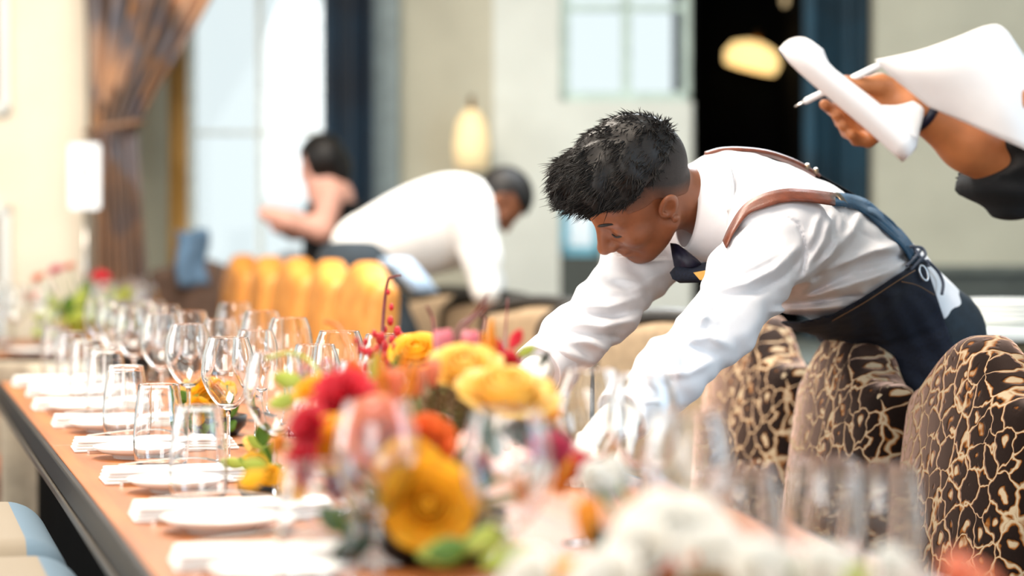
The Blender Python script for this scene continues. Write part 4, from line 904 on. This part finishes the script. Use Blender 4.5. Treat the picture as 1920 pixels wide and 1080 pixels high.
# legs, trousers and shoes
V, Q = nets(lambda p: f_legs(p), (.45, -1.25, 4.45), (1.2, .16, 5.15), .008)
mknp('trousers', V, Q, trous, man, True)['label'] = 'dark trousers'
for an in (ANL, ANR):
    wv = c2w(an); toe = (np.array([wv[0]-.17, wv[1]-.03, .035])-CL)@CM.T; heel = (np.array([wv[0]+.05, wv[1], .04])-CL)@CM.T
    V, Q = nets(lambda p: np.maximum(smin(s_cap(p, heel, toe, .042, .036), s_cap(p, an, heel, .045, .04), .02), -(p@CM[:, 2].astype(np.float32)+CAMZ)), np.minimum(toe, heel)-.12, np.maximum(an, heel)+.12, .007)
    mknp('shoe', V, Q, black, man, True)
# gloves
for a, h_, s_ in ((LWR, LHA, 1), (RWR, RHA, -1)):
    V, Q = nets(lambda p: f_hand(p, a, h_, UPV, s_), np.minimum(a, h_)-.13, np.maximum(a, h_)+.13, .003)
    mknp('glove', V, Q, glovem, man, True)
# cuffs
for el, wr in ((LEL, LWR), (REL, RWR)):
    ax = nrm(wr-el); V, Q = nets(lambda p: smax(smax(s_cap(p, wr-ax*.15, wr+ax*.15, .0475, .0475), -s_cap(p, wr-ax*.15, wr+ax*.15, .043, .043), .002), np.maximum((p-wr.astype(np.float32))@ax.astype(np.float32)-.012, -((p-wr.astype(np.float32))@ax.astype(np.float32)+.05)), .002), wr-.09, wr+.09, .0022)
    mknp('cuff', V, Q, shirtm, man, True)
# apron: front half of the torso and the lap
CUT = [(1225, 506), (1262, 500), (1345, 489), (1372, 540), (1420, 598), (1500, 604), (1560, 590), (1620, 556), (1680, 517), (1722, 492), (1800, 470)]
def f_apron(p):
    px, py = proj(p); sc_ = p[:, 2]/F
    base = smin(smin(f_torso(p), f_flank(p), .05), f_legs(p), .05)
    sag = .022*np.exp(-((px-1500)/75)**2)*(py > 560)
    d = base-.0085-sag-wob(p)*1.2
    cut = (interp(px, CUT)-py)*sc_
    right = (px-(1738+(py-500)*.33))*sc_
    back = (p-HIP.astype(np.float32))@bk.astype(np.float32)-.05
    low = -(p@CM[:, 2].astype(np.float32)+CAMZ)+.62
    d = np.maximum(np.maximum(d, cut), right); d = np.maximum(d, low)
    return np.maximum(d, -(base+.006))
V, Q = nets(f_apron, (.22, -.62, 4.2), (1.1, .1, 5.1), .0036)
apron = mknp('apron', V, Q, denim, man, True); apron['label'] = 'navy denim bib apron'
# ribbons laid on the cloth: two edge lines in the picture, traced on to the body
def lay(name, up, lo, mat, parent, f=f_shirt0, lift=.008, th=.003, w0=3.9, n=28, m=4):
    up = smooth_path([(*q, 0) for q in up], n); lo = smooth_path([(*q, 0) for q in lo], n); G = []
    for a, b in zip(up, lo):
        row = []
        for j in range(m):
            s = j/(m-1); q = a*(1-s)+b*s; h_ = trace(f, q[0], q[1], w0, 5.0); row.append(h_*(1-lift/h_[2]) if h_[2] < 4.99 else C(q[0], q[1], np.nan))
        G.append(row)
    G = np.array(G); k = G[:, :, 2].copy()         # fill misses, then smooth the depth along the ribbon
    for j in range(m):
        c_ = k[:, j]; ok = ~np.isnan(c_)
        if ok.any(): k[:, j] = np.interp(np.arange(n), np.arange(n)[ok], c_[ok])
    k = np.where(np.isnan(k), np.nanmean(k), k)
    for _ in range(3):
        kk = k.copy(); kk[1:] = np.minimum(kk[1:], k[:-1]+.004); kk[:-1] = np.minimum(kk[:-1], k[1:]+.004); k = kk
    for _ in range(4): k[1:-1] = (k[:-2]+k[1:-1]*2+k[2:])/4-.0006
    for i in range(n):
        for j in range(m):
            s = j/(m-1); q = up[i]*(1-s)+lo[i]*s; G[i, j] = C(q[0], q[1], k[i, j])
    W = G.reshape(-1, 3)@CM+CL
    return mk(name, *sheet(W.reshape(G.shape), th), mat, parent)
f_st = f_shirt
lay('strap', [(1356, 452), (1368, 425), (1392, 388), (1425, 366), (1470, 355), (1510, 356), (1566, 362)], [(1362, 465), (1376, 436), (1402, 402), (1430, 390), (1470, 379), (1510, 378), (1566, 385)], leather, man, f_st, .012)['label'] = 'brown leather shoulder strap'
lay('strap', [(1560, 361), (1600, 366), (1632, 380), (1662, 410), (1700, 452), (1722, 490)], [(1560, 384), (1590, 388), (1618, 398), (1650, 425), (1690, 462), (1712, 500)], denim2, man, f_st)['label'] = 'denim back strap'
lay('strap', [(1622, 384), (1650, 396), (1690, 432), (1718, 468), (1738, 500)], [(1618, 396), (1645, 410), (1682, 446), (1708, 478), (1728, 508)], denim2, man, f_st, .009)
fs = C(1, 1, 1)
def ridge(pts, wd, mat, nm, lb):             # far strap lying over the top of the back, seen edge on
    G = []
    for (x, y, D) in smooth_path(pts, 30):
        a = C(x, y, D); G.append([a+np.array([0, -.001, -wd*.55]), a+np.array([0, .003, 0]), a+np.array([0, -.004, wd*.55])])
    G = np.array(G); W = G.reshape(-1, 3)@CM+CL
    o = mk(nm, *sheet(W.reshape(G.shape), .005), mat, man); o['label'] = lb
ridge([(1322, 290, 4.50), (1352, 282, 4.50), (1390, 281, 4.50), (1440, 287, 4.51), (1490, 304, 4.55), (1522, 322, 4.58), (1536, 331, 4.60)], .03, leather, 'strap', 'far brown leather strap')
ridge([(1530, 328, 4.59), (1560, 345, 4.62), (1590, 362, 4.64), (1625, 384, 4.66)], .02, black, 'strap', 'thin black strap end')
buckle = M('steel_buckle', (150, 130, 110), .3, .1, metal=1)
lay('buckle', [(1563, 359), (1575, 365), (1589, 384)], [(1560, 364), (1571, 370), (1584, 388)], buckle, man, f_st, .030, .004, n=8)
for q in ((1512, 314), (1528, 322)):
    c_ = P(q[0], q[1], 4.55); mk('buckle', *tube([c_+np.array([0, -.006, 0]), c_+np.array([.004, .006, .004])], .005, 8), buckle, man)
# eyelet and laces
def ring(cx, cy, rx_, ry_, f, lift, r, mat, nm, rot=0.3):
    pts = []
    for a in np.linspace(0, 2*PI, 22)[:-1]:
        x, y = rx_*math.cos(a), ry_*math.sin(a); q = trace(f, cx+x*math.cos(rot)-y*math.sin(rot), cy+x*math.sin(rot)+y*math.cos(rot), 4.1, 5.3); pts.append(q*(1-lift/q[2]))
    pts = np.array(pts); pts[:, 2] = pts[:, 2].min()*.5+pts[:, 2]*.5; pts = list(pts)+[pts[0]]
    return mk(nm, *tube([c2w(q) for q in pts], r, 6, False), mat, man)
f_all = lambda p: np.minimum(smin(smin(f_torso(p), f_flank(p), .05), f_legs(p), .05)-.01, f_shirt0(p))
ring(1731, 512, 6, 15, f_all, .006, .0022, M('steel_eyelet', (210, 214, 220), .3, metal=.9), 'eyelet', -.35)
def lace(pts, r=.0032):
    W = []
    for x, y in pts: q = trace(f_all, x, y, 4.1, 5.3); W.append(c2w(q*(1-.010/q[2])))
    mk('lace', *tube(smooth_path(W, 20), r, 6), M('grey_lace', (72, 78, 92), .8), man)
lace([(1708, 505), (1722, 490), (1735, 478), (1728, 465), (1708, 462)]); lace([(1712, 460), (1722, 480), (1738, 492), (1742, 500)]); lace([(1738, 488), (1758, 508), (1768, 530), (1766, 552)]); lace([(1700, 498), (1716, 482), (1726, 470)])
# stitching on the apron edge
lay('stitching', [(1560, 601), (1620, 567), (1680, 528), (1716, 506)], [(1560, 603), (1620, 569), (1680, 530), (1716, 508)], M('tan_thread', (110, 84, 60), .8), man, f_all, .009, .001, n=20, m=2)
lay('stitching', [(1690, 527), (1720, 534), (1752, 552)], [(1690, 529), (1720, 536), (1752, 554)], MATS['tan_thread'], man, f_all, .009, .001, n=12, m=2)
# collar, tie and name badge
G = []
for i, (s, k) in enumerate(((-.030, .80), (-.024, .86), (0, .96), (.022, 1.06), (.030, 1.10), (.026, 1.11))):
    row = []
    for a in np.linspace(0, 2*PI, 49):
        fr_ = max(0, -math.cos(a))             # towards the throat (below)
        row.append(c2w(cc+ca*(s*(1-.15*fr_)+.010*fr_*(1 if s > 0 else -.4))+cu*math.cos(a)*.090*k-cu*.004+cs*math.sin(a)*.080*k))
    G.append(row)
mk('collar', *sheet(G, .003), shirtm, man)['label'] = 'stiff white shirt collar'
tk = [[c2w(C(x, y, D)) for x, y, D in r_] for r_ in (((1262, 456, 4.36), (1270, 458, 4.34), (1284, 474, 4.345)), ((1264, 478, 4.35), (1282, 482, 4.33), (1304, 490, 4.34)), ((1268, 500, 4.345), (1290, 502, 4.325), (1316, 500, 4.335)))]
mk('tie', *sheet(np.array(tk), .012), tiem, man)['label'] = 'dark navy necktie'
bib = [[(1258, 512, 4.35), (1270, 496, 4.34), (1300, 500, 4.335), (1345, 488, 4.33)], [(1262, 522, 4.34), (1290, 520, 4.325), (1318, 514, 4.318), (1348, 506, 4.315)], [(1275, 528, 4.35), (1300, 528, 4.33), (1330, 528, 4.322), (1352, 528, 4.32)]]
mk('apron_bib', *sheet(np.array([[c2w(C(*q)) for q in r_] for r_ in bib]), .006), denim, man)
bd = [[(1300, 511), (1322, 507), (1345, 503)], [(1306, 518), (1326, 515), (1345, 513)], [(1312, 525), (1330, 524), (1345, 523)]]
badge = mk('name_badge', *sheet(np.array([[c2w(C(x, y, 4.305)) for x, y in r_] for r_ in bd]), .003), M('gold_badge', (222, 170, 84), .35, .1, 60, metal=.35), man, False); badge['label'] = 'gold name badge'
for i, (x, y) in enumerate(((1328, 514), (1331, 514.6), (1334, 513), (1337, 513.4))):
    c_ = P(x, y, 4.3028); mk('engraving', *tube([c_+np.array([0, 0, -.0016]), c_+np.array([.0006*(i % 2), 0, .0016])], .0005, 4), M('dark_ink', (60, 40, 20), .7), badge)
# eyebrow, lashes, mole
def hbar(pts, r, mat, nm): mk(nm, *tube([c2w(h2c(q)) for q in smooth_path(pts, 12)], [r*(.45+.55*math.sin(PI*i/11)**.5) for i in range(12)], 6), mat, man)
for s in (1, -1):
    hbar([(.0975, s*.013, .021), (.0915, s*.028, .0265), (.079, s*.043, .0265), (.067, s*.051, .022)], .0031, hairm, 'eyebrow')
    hbar([(.0895, s*.021, -.0065), (.0885, s*.033, -.0085), (.081, s*.046, -.006)], .0019, hairm, 'eyelashes')
# --- hair: close cropped sides, long textured top combed forward
def hairline(q):                              # >0 where long hair grows (canonical head coordinates)
    x, y, z = q[:, 0], np.abs(q[:, 1]), q[:, 2]
    side = z-(.058-.10*np.clip(x-.02, 0, 1)-.05*np.clip(-x, 0, 1)); return np.minimum(side+.2*np.clip(.02-y, 0, 1), z-.052-.34*np.clip(x-.03, 0, .1))
def f_hair(p):
    q = c2h(p); d = f_skull(q)
    top = s_ell(q, (.004, 0, .066), (.108, .083, .078)); lump = .0035*np.sin(q[:, 0]*90+2*np.sin(q[:, 1]*60))*np.sin(q[:, 1]*80+q[:, 2]*50)
    cap = smin(smin(top, s_ell(q, (.058, 0, .112), (.050, .062, .032)), .02)-lump, d-.006, .01)
    m_ = -hairline(q)
    return smax(cap, m_*.8, .012)
def f_fade(p):
    q = c2h(p); d = smin(f_skull(q), s_cap(q, (-.02, 0, -.02), (-.045, 0, -.07), .054, .05), .02)-.0022; x, y, z = q[:, 0], np.abs(q[:, 1]), q[:, 2]
    line = np.where(x > -.0, z-(.022+.3*np.clip(x-.02, 0, 1)), z-(.022+1.25*np.clip(x, -.09, 0)))
    return smax(smax(d, -line, .004), x-.052, .004)
V, Q = nets(f_fade, HC-.17, HC+.17, .0028); fadeVQ = (V, Q)
def fade_mat():
    m = M('cropped_hair', (16, 14, 14), .6, .4, 500, rgb2=(34, 27, 24), bump=.5, bscale=1200); nt = m.node_tree; N = nt.nodes.new; L = nt.links.new; b = nt.nodes['Principled BSDF']; src = b.inputs['Base Color'].links[0].from_socket
    at = N('ShaderNodeAttribute'); at.attribute_name = 'fade'; no = N('ShaderNodeTexNoise'); no.inputs['Scale'].default_value = 900; mm = N('ShaderNodeMath'); mm.operation = 'MULTIPLY_ADD'; mm.inputs[1].default_value = .5; L(no.outputs['Fac'], mm.inputs[0]); su = N('ShaderNodeMath'); su.operation = 'SUBTRACT'; L(at.outputs['Fac'], su.inputs[0]); su.inputs[1].default_value = .25; L(su.outputs[0], mm.inputs[2]); mm.use_clamp = True
    mx = N('ShaderNodeMix'); mx.data_type = 'RGBA'; L(mm.outputs[0], mx.inputs[0]); mx.inputs[6].default_value = (*lin((124, 76, 50)), 1); L(src, mx.inputs[7]); L(mx.outputs[2], b.inputs['Base Color']); return m
fo = mknp('cropped_hair', V, Q, fade_mat(), man, True); fo['label'] = 'short faded hair on the sides'
fq = c2h(V.astype(np.float32)); fx_, fz_ = fq[:, 0], fq[:, 2]; fl_ine = np.where(fx_ > 0, fz_-(.022+.3*np.clip(fx_-.02, 0, 1)), fz_-(.022+1.25*np.clip(fx_, -.09, 0)))
fv = np.clip(np.minimum(fl_ine/.045, (.052-fx_)/.03), 0, 1); fo.data.attributes.new('fade', 'FLOAT', 'POINT').data.foreach_set('value', fv.astype(np.float32))
V, Q = nets(f_hair, HC-.20, HC+.20, .0032)
hair = mknp('hair', V, Q, hairm, man, True); hair['label'] = 'long black textured hair on top'
Vh = c2h(V.astype(np.float32)).astype(float)
tri = Q; cen = Vh[Q].mean(1); nn = np.cross(Vh[Q[:, 2]]-Vh[Q[:, 0]], Vh[Q[:, 3]]-Vh[Q[:, 1]]); nn /= np.linalg.norm(nn, axis=1, keepdims=True)+1e-9
nn *= np.sign((nn*(cen-np.array([0, 0, .03]))).sum(1))[:, None]
def strands(cen, nn, n, lfun, dirf, rad, k=5):
    id_ = rng.integers(0, len(cen), n); c = cen[id_]+rng.normal(0, .0015, (n, 3)); nm_ = nn[id_]
    cl_ = np.stack([np.sin(c[:, 0]*130+5*np.sin(c[:, 1]*70)), np.sin(c[:, 1]*140+4*np.sin(c[:, 0]*80+1)), np.sin(c[:, 2]*120+c[:, 0]*90)], 1)
    d0 = dirf(c, nm_)+.32*cl_+rng.normal(0, .13, (n, 3)); d0 /= np.linalg.norm(d0, axis=1, keepdims=True); L = lfun(c)*rng.uniform(.5, 1.2, n)
    bend = rng.normal(0, .15, (n, 3))+.25*cl_[:, ::-1]-nm_*.25
    V = []; side = np.cross(d0, nm_+.01); side /= np.linalg.norm(side, axis=1, keepdims=True)+1e-9; up = np.cross(side, d0)
    for i in range(k):
        t = i/(k-1); pt = c-nm_*.004+d0*(L*t)[:, None]+bend*(L*t*t*.45)[:, None]; r = rad*(1-t)**.7*(1 if i < k-1 else 0)+.00008
        for a in (0, 2.1, 4.2): V.append(pt+side*math.cos(a)*r+up*math.sin(a)*r)
    V = np.stack(V, 1)                       # n, k*3, 3
    f0 = [(i*3+j, i*3+(j+1) % 3, (i+1)*3+(j+1) % 3, (i+1)*3+j) for i in range(k-1) for j in range(3)]
    Fq = (np.array(f0)[None]+(np.arange(n)*k*3)[:, None, None]).reshape(-1, 4)
    return V.reshape(-1, 3), Fq
selm = hairline(cen) > -.001
def lf(c): return .020+.014*np.clip((c[:, 0]+.02)/.12, 0, 1)
def df(c, n):
    f_ = np.clip((c[:, 0]-.02)/.10, 0, 1)[:, None]; fw = np.array([1.0, 0, .05]); tg = fw-n*(n@fw)[:, None]
    return n*(.34+.35*f_)+tg+np.array([.25, 0, .15])*f_
Vs, Fs = strands(cen[selm], nn[selm], 9000, lf, df, .0011)
Vf_, Qf_ = fadeVQ; fh_ = c2h(Vf_.astype(np.float32)).astype(float); fc_ = fh_[Qf_].mean(1); fn_ = fc_-np.array([-.01, 0, .02]); fn_ /= np.linalg.norm(fn_, axis=1, keepdims=True)
gm = fc_[:, 2]+.25*np.minimum(fc_[:, 0], 0) > .030
V2_, F2_ = strands(fc_[gm], fn_[gm], 4500, lambda c: .004+.05*np.clip(c[:, 2]-.035, 0, .1), lambda c, n: n*.6+np.array([.3, 0, -.5]), .00055, 4)
Fs = np.vstack([Fs, F2_+len(Vs)]); Vs = np.vstack([Vs, V2_])
Vs = (Vs*HS@HM.T+HC)
o_ = mknp('hair_strands', Vs, Fs, hairm, hair, True); o_['kind'] = 'stuff'
# ------------------------------------------------------------------ the other people
tanskin = M('tan_skin', (186, 118, 72), .45, .08, 30, bump=.05, bscale=600, sss=.1); paper = M('white_paper', (240, 238, 238), .7, .02, 20); blackcl = M('black_cloth', (8, 9, 11), .95, .3, 60, bump=.2, bscale=500)
def head_frame(c, yaw, pitch, roll, k=1.0):           # canonical head placed in the camera frame
    m_ = RX(math.radians(yaw), math.radians(pitch), math.radians(roll))[[0, 2, 1]].astype(np.float32); c = np.asarray(c, np.float32)
    to = lambda p: (p-c)@m_/np.float32(k)
    def hair_(p):
        q = to(p); x, z = q[:, 0], q[:, 2]
        return smax(f_skull(q)-.013, np.minimum(.056-z, np.maximum(x+.012, -.07-z)), .006)
    return (lambda p: f_headq(to(p))), hair_
# person taking notes: only the forearms and hands reach into the picture; the rest stands to the right of it
wst = C(1712, 196, 3.70); elb = C(1900, 318, 3.78); shd = C(2090, 150, 3.98)
FING = [  # finger joints in the picture with distance
 [(1640, 205, 3.73), (1596, 214, 3.745), (1560, 205, 3.73), (1546, 196, 3.70)],
 [(1645, 222, 3.73), (1604, 236, 3.75), (1576, 228, 3.735), (1568, 216, 3.71)],
 [(1650, 236, 3.73), (1614, 254, 3.75), (1588, 248, 3.735), (1580, 236, 3.71)],
 [(1655, 246, 3.72), (1628, 264, 3.74), (1606, 262, 3.73), (1596, 252, 3.71)]]
body2 = C(2235, 380, 4.05)
def w2c(q): return (np.asarray(q, float)-CL)@CM.T
bw = c2w(body2)*[1, 1, 0]; bw = np.array([bw[0], bw[1], 0])
hp2 = [w2c(bw+CR*s*.09+np.array([0, 0, .92])) for s in (-1, 1)]; ft2 = [w2c(bw+CR*s*.10+np.array([0, 0, .06])) for s in (-1, 1)]
nk2 = w2c(bw+np.array([0, 0, 1.42])); hd2 = w2c(bw-CR*.03+np.array([0, 0, 1.60])); sh2 = [w2c(bw+CF0*s*.17+np.array([0, 0, 1.36])) for s in (-1, 1)]
oel = w2c(bw-CF0*.20-CR*.12+np.array([0, 0, 1.12])); owr = C(1990, 214, 3.62); ohd = C(1935, 196, 3.62)
h2f, h2h = head_frame(hd2, 188, 24, -6)
def f_p2(p):
    d = chain(p, [(sh2[0]*.5+shd*.5, .05), (elb, .047), (elb*.55+wst*.45, .045), (wst, .029)], .02)
    pm = s_ell(p, C(1664, 192, 3.715), (.046, .034, .021), np.stack([nrm(C(1640, 182, 3.7)-C(1700, 205, 3.71)), [0.3, .9, -.1], [0, .1, 1.0]])); d = smin(d, pm, .02)
    d = smin(d, s_cap(p, wst, C(1672, 190, 3.71), .028, .030), .02)
    for fg in FING: d = smin(d, chain(p, [(C(*q), r) for q, r in zip(fg, (.0115, .0105, .0095, .0085))], .004), .006)
    d = smin(d, chain(p, [(C(1690, 176, 3.70), .017), (C(1650, 158, 3.685), .0155), (C(1612, 160, 3.675), .0115), (C(1584, 152, 3.67), .0095)], .008), .012)
    d = np.minimum(d, chain(p, [(sh2[0], .05), (oel, .045), (owr, .029)], .02))
    d = np.minimum(d, smin(s_ell(p, (owr*.3+ohd*.7), (.05, .035, .02)), s_cap(p, owr, ohd, .026, .02), .02))
    for k_, dy in enumerate((-14, -3, 8, 18)): d = smin(d, chain(p, [(C(1950, 190+dy, 3.62), .011), (C(1932, 188+dy, 3.60), .010), (C(1918, 186+dy*.8, 3.592), .0085)], .004), .006)
    d = np.minimum(d, smin(h2f(p), s_cap(p, hd2+np.array([.015, -.05, 0]), nk2-np.array([0, .05, 0]), .052, .06), .02))
    return smin(d, s_cap(p, nk2-np.array([0, .08, 0]), w2c(bw+np.array([0, 0, 1.0])), .10, .11), .04)
V, Q = nets(f_p2, (.45, -.30, 3.4), (1.45, .60, 4.4), .0042)
p2 = mknp('person', V, Q, tanskin, None, True); tag(p2, 'person in black writing on a notepad at the top right', 'person')
def f_top(p):
    d = s_ell(p, w2c(bw+np.array([0, 0, 1.18])), (.15, .30, .20))
    d = smin(d, s_cap(p, sh2[0], sh2[1], .075), .05); d = smin(d, s_cap(p, w2c(bw+np.array([0, 0, 1.0])), w2c(bw+np.array([0, 0, 1.15])), .155, .15), .05)
    ax = nrm(elb-shd); e1 = C(1848, 290, 3.77)
    sl = chain(p, [(sh2[0], .075), (sh2[0]*.4+elb*.6, .066), (elb+(elb-shd)*.02, .066), (e1, .070)], .03)
    fx = (p-e1.astype(np.float32))@nrm(wst-elb).astype(np.float32); sl = np.maximum(sl+.004*np.sin(p[:, 1]*160), fx-.012*np.sin(p[:, 1]*90)-.0)
    d = smin(d, sl, .02); return smin(d, chain(p, [(sh2[0], .07), (oel, .06)], .03), .02)
V, Q = nets(f_top, (.65, -.40, 3.4), (1.55, .42, 4.5), .007); mknp('blouse', V, Q, blackcl, p2, True)['label'] = 'black short sleeved top'
V, Q = nets(lambda p: smin(smin(chain(p, [(hp2[0], .098), (ft2[0], .06)]), chain(p, [(hp2[1], .098), (ft2[1], .06)]), .03), s_ell(p, w2c(bw+np.array([0, 0, .96])), (.165, .13, .145)), .05), (.8, -1.2, 3.75), (1.5, -.1, 4.4), .011); mknp('trousers', V, Q, blackcl, p2, True)
V, Q = nets(h2h, hd2-.17, hd2+.17, .006); mknp('hair', V, Q, hairm, p2, True)
a_ = nrm(elb-wst); pts = [w2c(0)]; wc = wst+a_*.018; u_ = nrm(np.cross(a_, [0, .3, 1])); v_ = np.cross(a_, u_)
mk('watch_strap', *tube([c2w(wc+u_*.031*math.cos(t)+v_*.030*math.sin(t)) for t in np.linspace(0, 2*PI, 25)], .009, 8, False), M('black_strap', (14, 18, 40), .4), p2)['label'] = 'dark wrist band'
# notepad, pen and loose sheets
def psheet(rows, th, mat, nm, parent=None): return mk(nm, *sheet(np.array([[P(*q) for q in r_] for r_ in rows]), th), mat, parent)
def grid_interp(ctrl, n=10, m=10):
    c_ = np.array(ctrl, float); a = np.array([smooth_path(r_, m) for r_ in c_]); return np.stack([smooth_path(a[:, j], n) for j in range(m)], 1)
pad = [[(1462, 92, 3.66), (1480, 78, 3.655), (1506, 76, 3.665), (1538, 96, 3.69)], [(1486, 118, 3.655), (1508, 108, 3.64), (1532, 106, 3.65), (1552, 128, 3.68)], [(1540, 166, 3.655), (1556, 156, 3.64), (1570, 148, 3.64), (1580, 150, 3.66)], [(1620, 232, 3.655), (1632, 222, 3.64), (1644, 208, 3.64), (1650, 204, 3.66)], [(1696, 300, 3.655), (1706, 290, 3.64), (1714, 276, 3.64), (1718, 262, 3.66)]]
np_ = psheet(grid_interp(pad, 16, 10), .012, paper, 'notepad'); tag(np_, 'folded white notepad held in the writing hand', 'notepad')
fl_p = psheet(grid_interp([[(1606, 190, 3.665), (1640, 196, 3.66), (1680, 198, 3.66), (1712, 190, 3.665)], [(1640, 216, 3.66), (1670, 218, 3.655), (1700, 212, 3.655), (1732, 206, 3.66)], [(1690, 262, 3.655), (1704, 258, 3.65), (1716, 250, 3.65), (1724, 244, 3.655)], [(1700, 296, 3.65), (1706, 292, 3.65), (1712, 284, 3.65), (1718, 276, 3.655)]], 10, 10), .002, paper, 'loose_page', np_)
pb, pt = P(1490, 200, 3.70), P(1650, 122, 3.655); dirp = (pt-pb)/np.linalg.norm(pt-pb)
e = empty('pen', pb); L_ = np.linalg.norm(pt-pb)
mk('barrel', *tube([dirp*.016, dirp*.02, dirp*L_*.9, dirp*L_], [.0032, .0050, .0052, .0046], 12), M('white_plastic', (236, 236, 238), .3), e); mk('tip', *tube([dirp*0, dirp*.004, dirp*.018], [.0006, .0012, .0034], 10), steel, e); mk('grip', *tube([dirp*L_*.55, dirp*L_*.58], .0056, 12), steel, e)
tag(e, 'white ballpoint pen held against the notepad', 'pen')
sh_ = grid_interp([[(1641, 112, 3.64), (1720, 96, 3.62), (1790, 72, 3.60), (1852, 48, 3.60), (1885, 56, 3.61), (1935, 122, 3.62), (2010, 160, 3.62)], [(1668, 140, 3.64), (1740, 128, 3.60), (1810, 112, 3.58), (1870, 100, 3.58), (1910, 112, 3.59), (1950, 170, 3.60), (2020, 210, 3.61)], [(1712, 176, 3.64), (1770, 180, 3.61), (1830, 190, 3.59), (1880, 200, 3.58), (1920, 210, 3.585), (1960, 230, 3.60), (2020, 260, 3.61)], [(1742, 200, 3.64), (1800, 225, 3.62), (1850, 248, 3.60), (1895, 268, 3.59), (1930, 284, 3.59), (1970, 300, 3.60), (2030, 320, 3.61)]], 14, 20)
sp_ = psheet(sh_, .002, paper, 'paper_sheets'); tag(sp_, 'curled white sheets of paper above the writing arm', 'paper')
# waiter bending over in the background
D3 = 7.9
def c3(px, py, dD=0): return C(px, py, D3+dD)
whs = M('white_cloth_shirt', (236, 234, 230), .8, .03, 20); dks = M('slate_trousers', (40, 50, 58), .85, .15, 30)
hip3 = c3(672, 500); sh3 = c3(868, 392); hd3 = c3(938, 376); gl = lambda p, z: w2c(np.array([c2w(p)[0], c2w(p)[1], z]))
fl3 = w2c(np.array([*c2w(c3(740, 600))[:2], .07])); fr3 = w2c(np.array([*c2w(c3(690, 600, .12))[:2], .07]))
h3f, h3h = head_frame(hd3, 4, 62, 0, .84)
def f_b3(p):
    d = smin(h3f(p), s_cap(p, hd3+np.array([-.03, -.02, 0]), sh3, .05, .07), .02)
    d = smin(d, s_cap(p, sh3, hip3, .10, .11), .05); d = smin(d, chain(p, [(sh3, .05), (c3(905, 480, -.12), .04), (c3(912, 556, -.16), .028), (c3(916, 580, -.17), .03)], .02), .02)
    return smin(d, chain(p, [(sh3, .05), (c3(890, 470, .16), .04), (c3(925, 548, .2), .028), (c3(932, 572, .2), .03)], .02), .02)
V, Q = nets(f_b3, (-.75, -.4, 7.4), (.25, .55, 8.4), .008); p3 = mknp('person', V, Q, skin, None, True); tag(p3, 'blurred waiter in white shirt bending over behind the tan chairs', 'person')
def f_s3(p):
    d = s_cap(p, c3(690, 470), c3(850, 418), .125, .15); d = smin(d, s_ell(p, c3(800, 420), (.24, .135, .17), np.stack([nrm([.93, .36, 0]), nrm([-.36, .93, 0]), [0, 0, 1.0]])), .05)
    d = smin(d, chain(p, [(c3(880, 400, -.15), .08), (c3(902, 480, -.15), .062), (c3(910, 545, -.17), .048)], .03), .03); d = smin(d, chain(p, [(c3(880, 400, .16), .08), (c3(892, 470, .17), .062), (c3(922, 535, .2), .048)], .03), .03)
    return d
V, Q = nets(f_s3, (-.8, -.35, 7.4), (.25, .5, 8.4), .01); mknp('shirt', V, Q, whs, p3, True)
V, Q = nets(lambda p: smin(smin(chain(p, [(c3(680, 510, -.07), .12), (c3(735, 640, -.08), .085), (fl3, .06)], .04), chain(p, [(c3(665, 505, .09), .12), (c3(690, 640, .1), .085), (fr3, .06)], .04), .03), s_ell(p, c3(668, 498), (.13, .11, .16)), .05), (-.85, -1.3, 7.4), (.1, .1, 8.4), .014); mknp('trousers', V, Q, dks, p3, True)
V, Q = nets(h3h, hd3-.16, hd3+.16, .006); mknp('hair', V, Q, hairm, p3, True)
q = P(775, 520, 7.55); G = [[P(x+dx, y, 7.62-.02*math.sin(k*1.3)) for k, dx in enumerate((0, 14, 28, 42, 56))] for x, y in ((712, 484), (728, 500), (745, 520), (766, 548))]
mk('waist_cloth', *sheet(np.array(G), .01), M('pale_blue_cloth', (176, 200, 226), .8, .05), p3)['label'] = 'pale blue cloth at the waist'
# person with dark hair by the navy curtain
D4 = 9.0
def c4(px, py, dD=0): return C(px, py, D4+dD)
pk = M('pink_skin', (214, 160, 142), .5, .08, 30)
h4f, h4h = head_frame(c4(602, 312), 128, 14, 0, .9)
def f_b4(p):
    d = smin(h4f(p), s_cap(p, c4(602, 330), c4(622, 372), .048, .06), .02)
    d = smin(d, s_cap(p, c4(622, 372), c4(632, 500), .08, .10), .05)
    d = smin(d, chain(p, [(c4(622, 366, -.16), .05), (c4(604, 430, -.18), .044), (c4(545, 414, -.2), .036), (c4(512, 404, -.2), .030), (c4(498, 400, -.2), .026)], .02), .03)
    return smin(d, chain(p, [(c4(626, 370, .16), .05), (c4(612, 436, .18), .044), (c4(548, 432, .1), .034), (c4(520, 424, 0), .028)], .02), .03)
V, Q = nets(f_b4, (-1.05, -.2, 8.6), (-.4, .6, 9.4), .009); p4 = mknp('person', V, Q, pk, None, True); tag(p4, 'dark haired person in black with bare arms by the navy curtain', 'person')
ft4 = w2c(np.array([*c2w(c4(640, 500))[:2], .05]))
V, Q = nets(lambda p: smin(chain(p, [(c4(630, 384), .115), (c4(634, 470), .12), (c4(642, 540), .15), (ft4, .10)], .05), s_cap(p, c4(628, 378, -.13), c4(628, 378, .13), .06), .04), (-1.0, -1.3, 8.6), (-.35, .3, 9.4), .014); mknp('dress', V, Q, blackcl, p4, True)['label'] = 'black sleeveless dress'
V, Q = nets(lambda p: smin(h4h(p), s_ell(p, c4(636, 318), (.05, .07, .06)), .02), c4(602, 304)-.2, c4(602, 304)+.2, .009); mknp('hair', V, Q, hairm, p4, True)
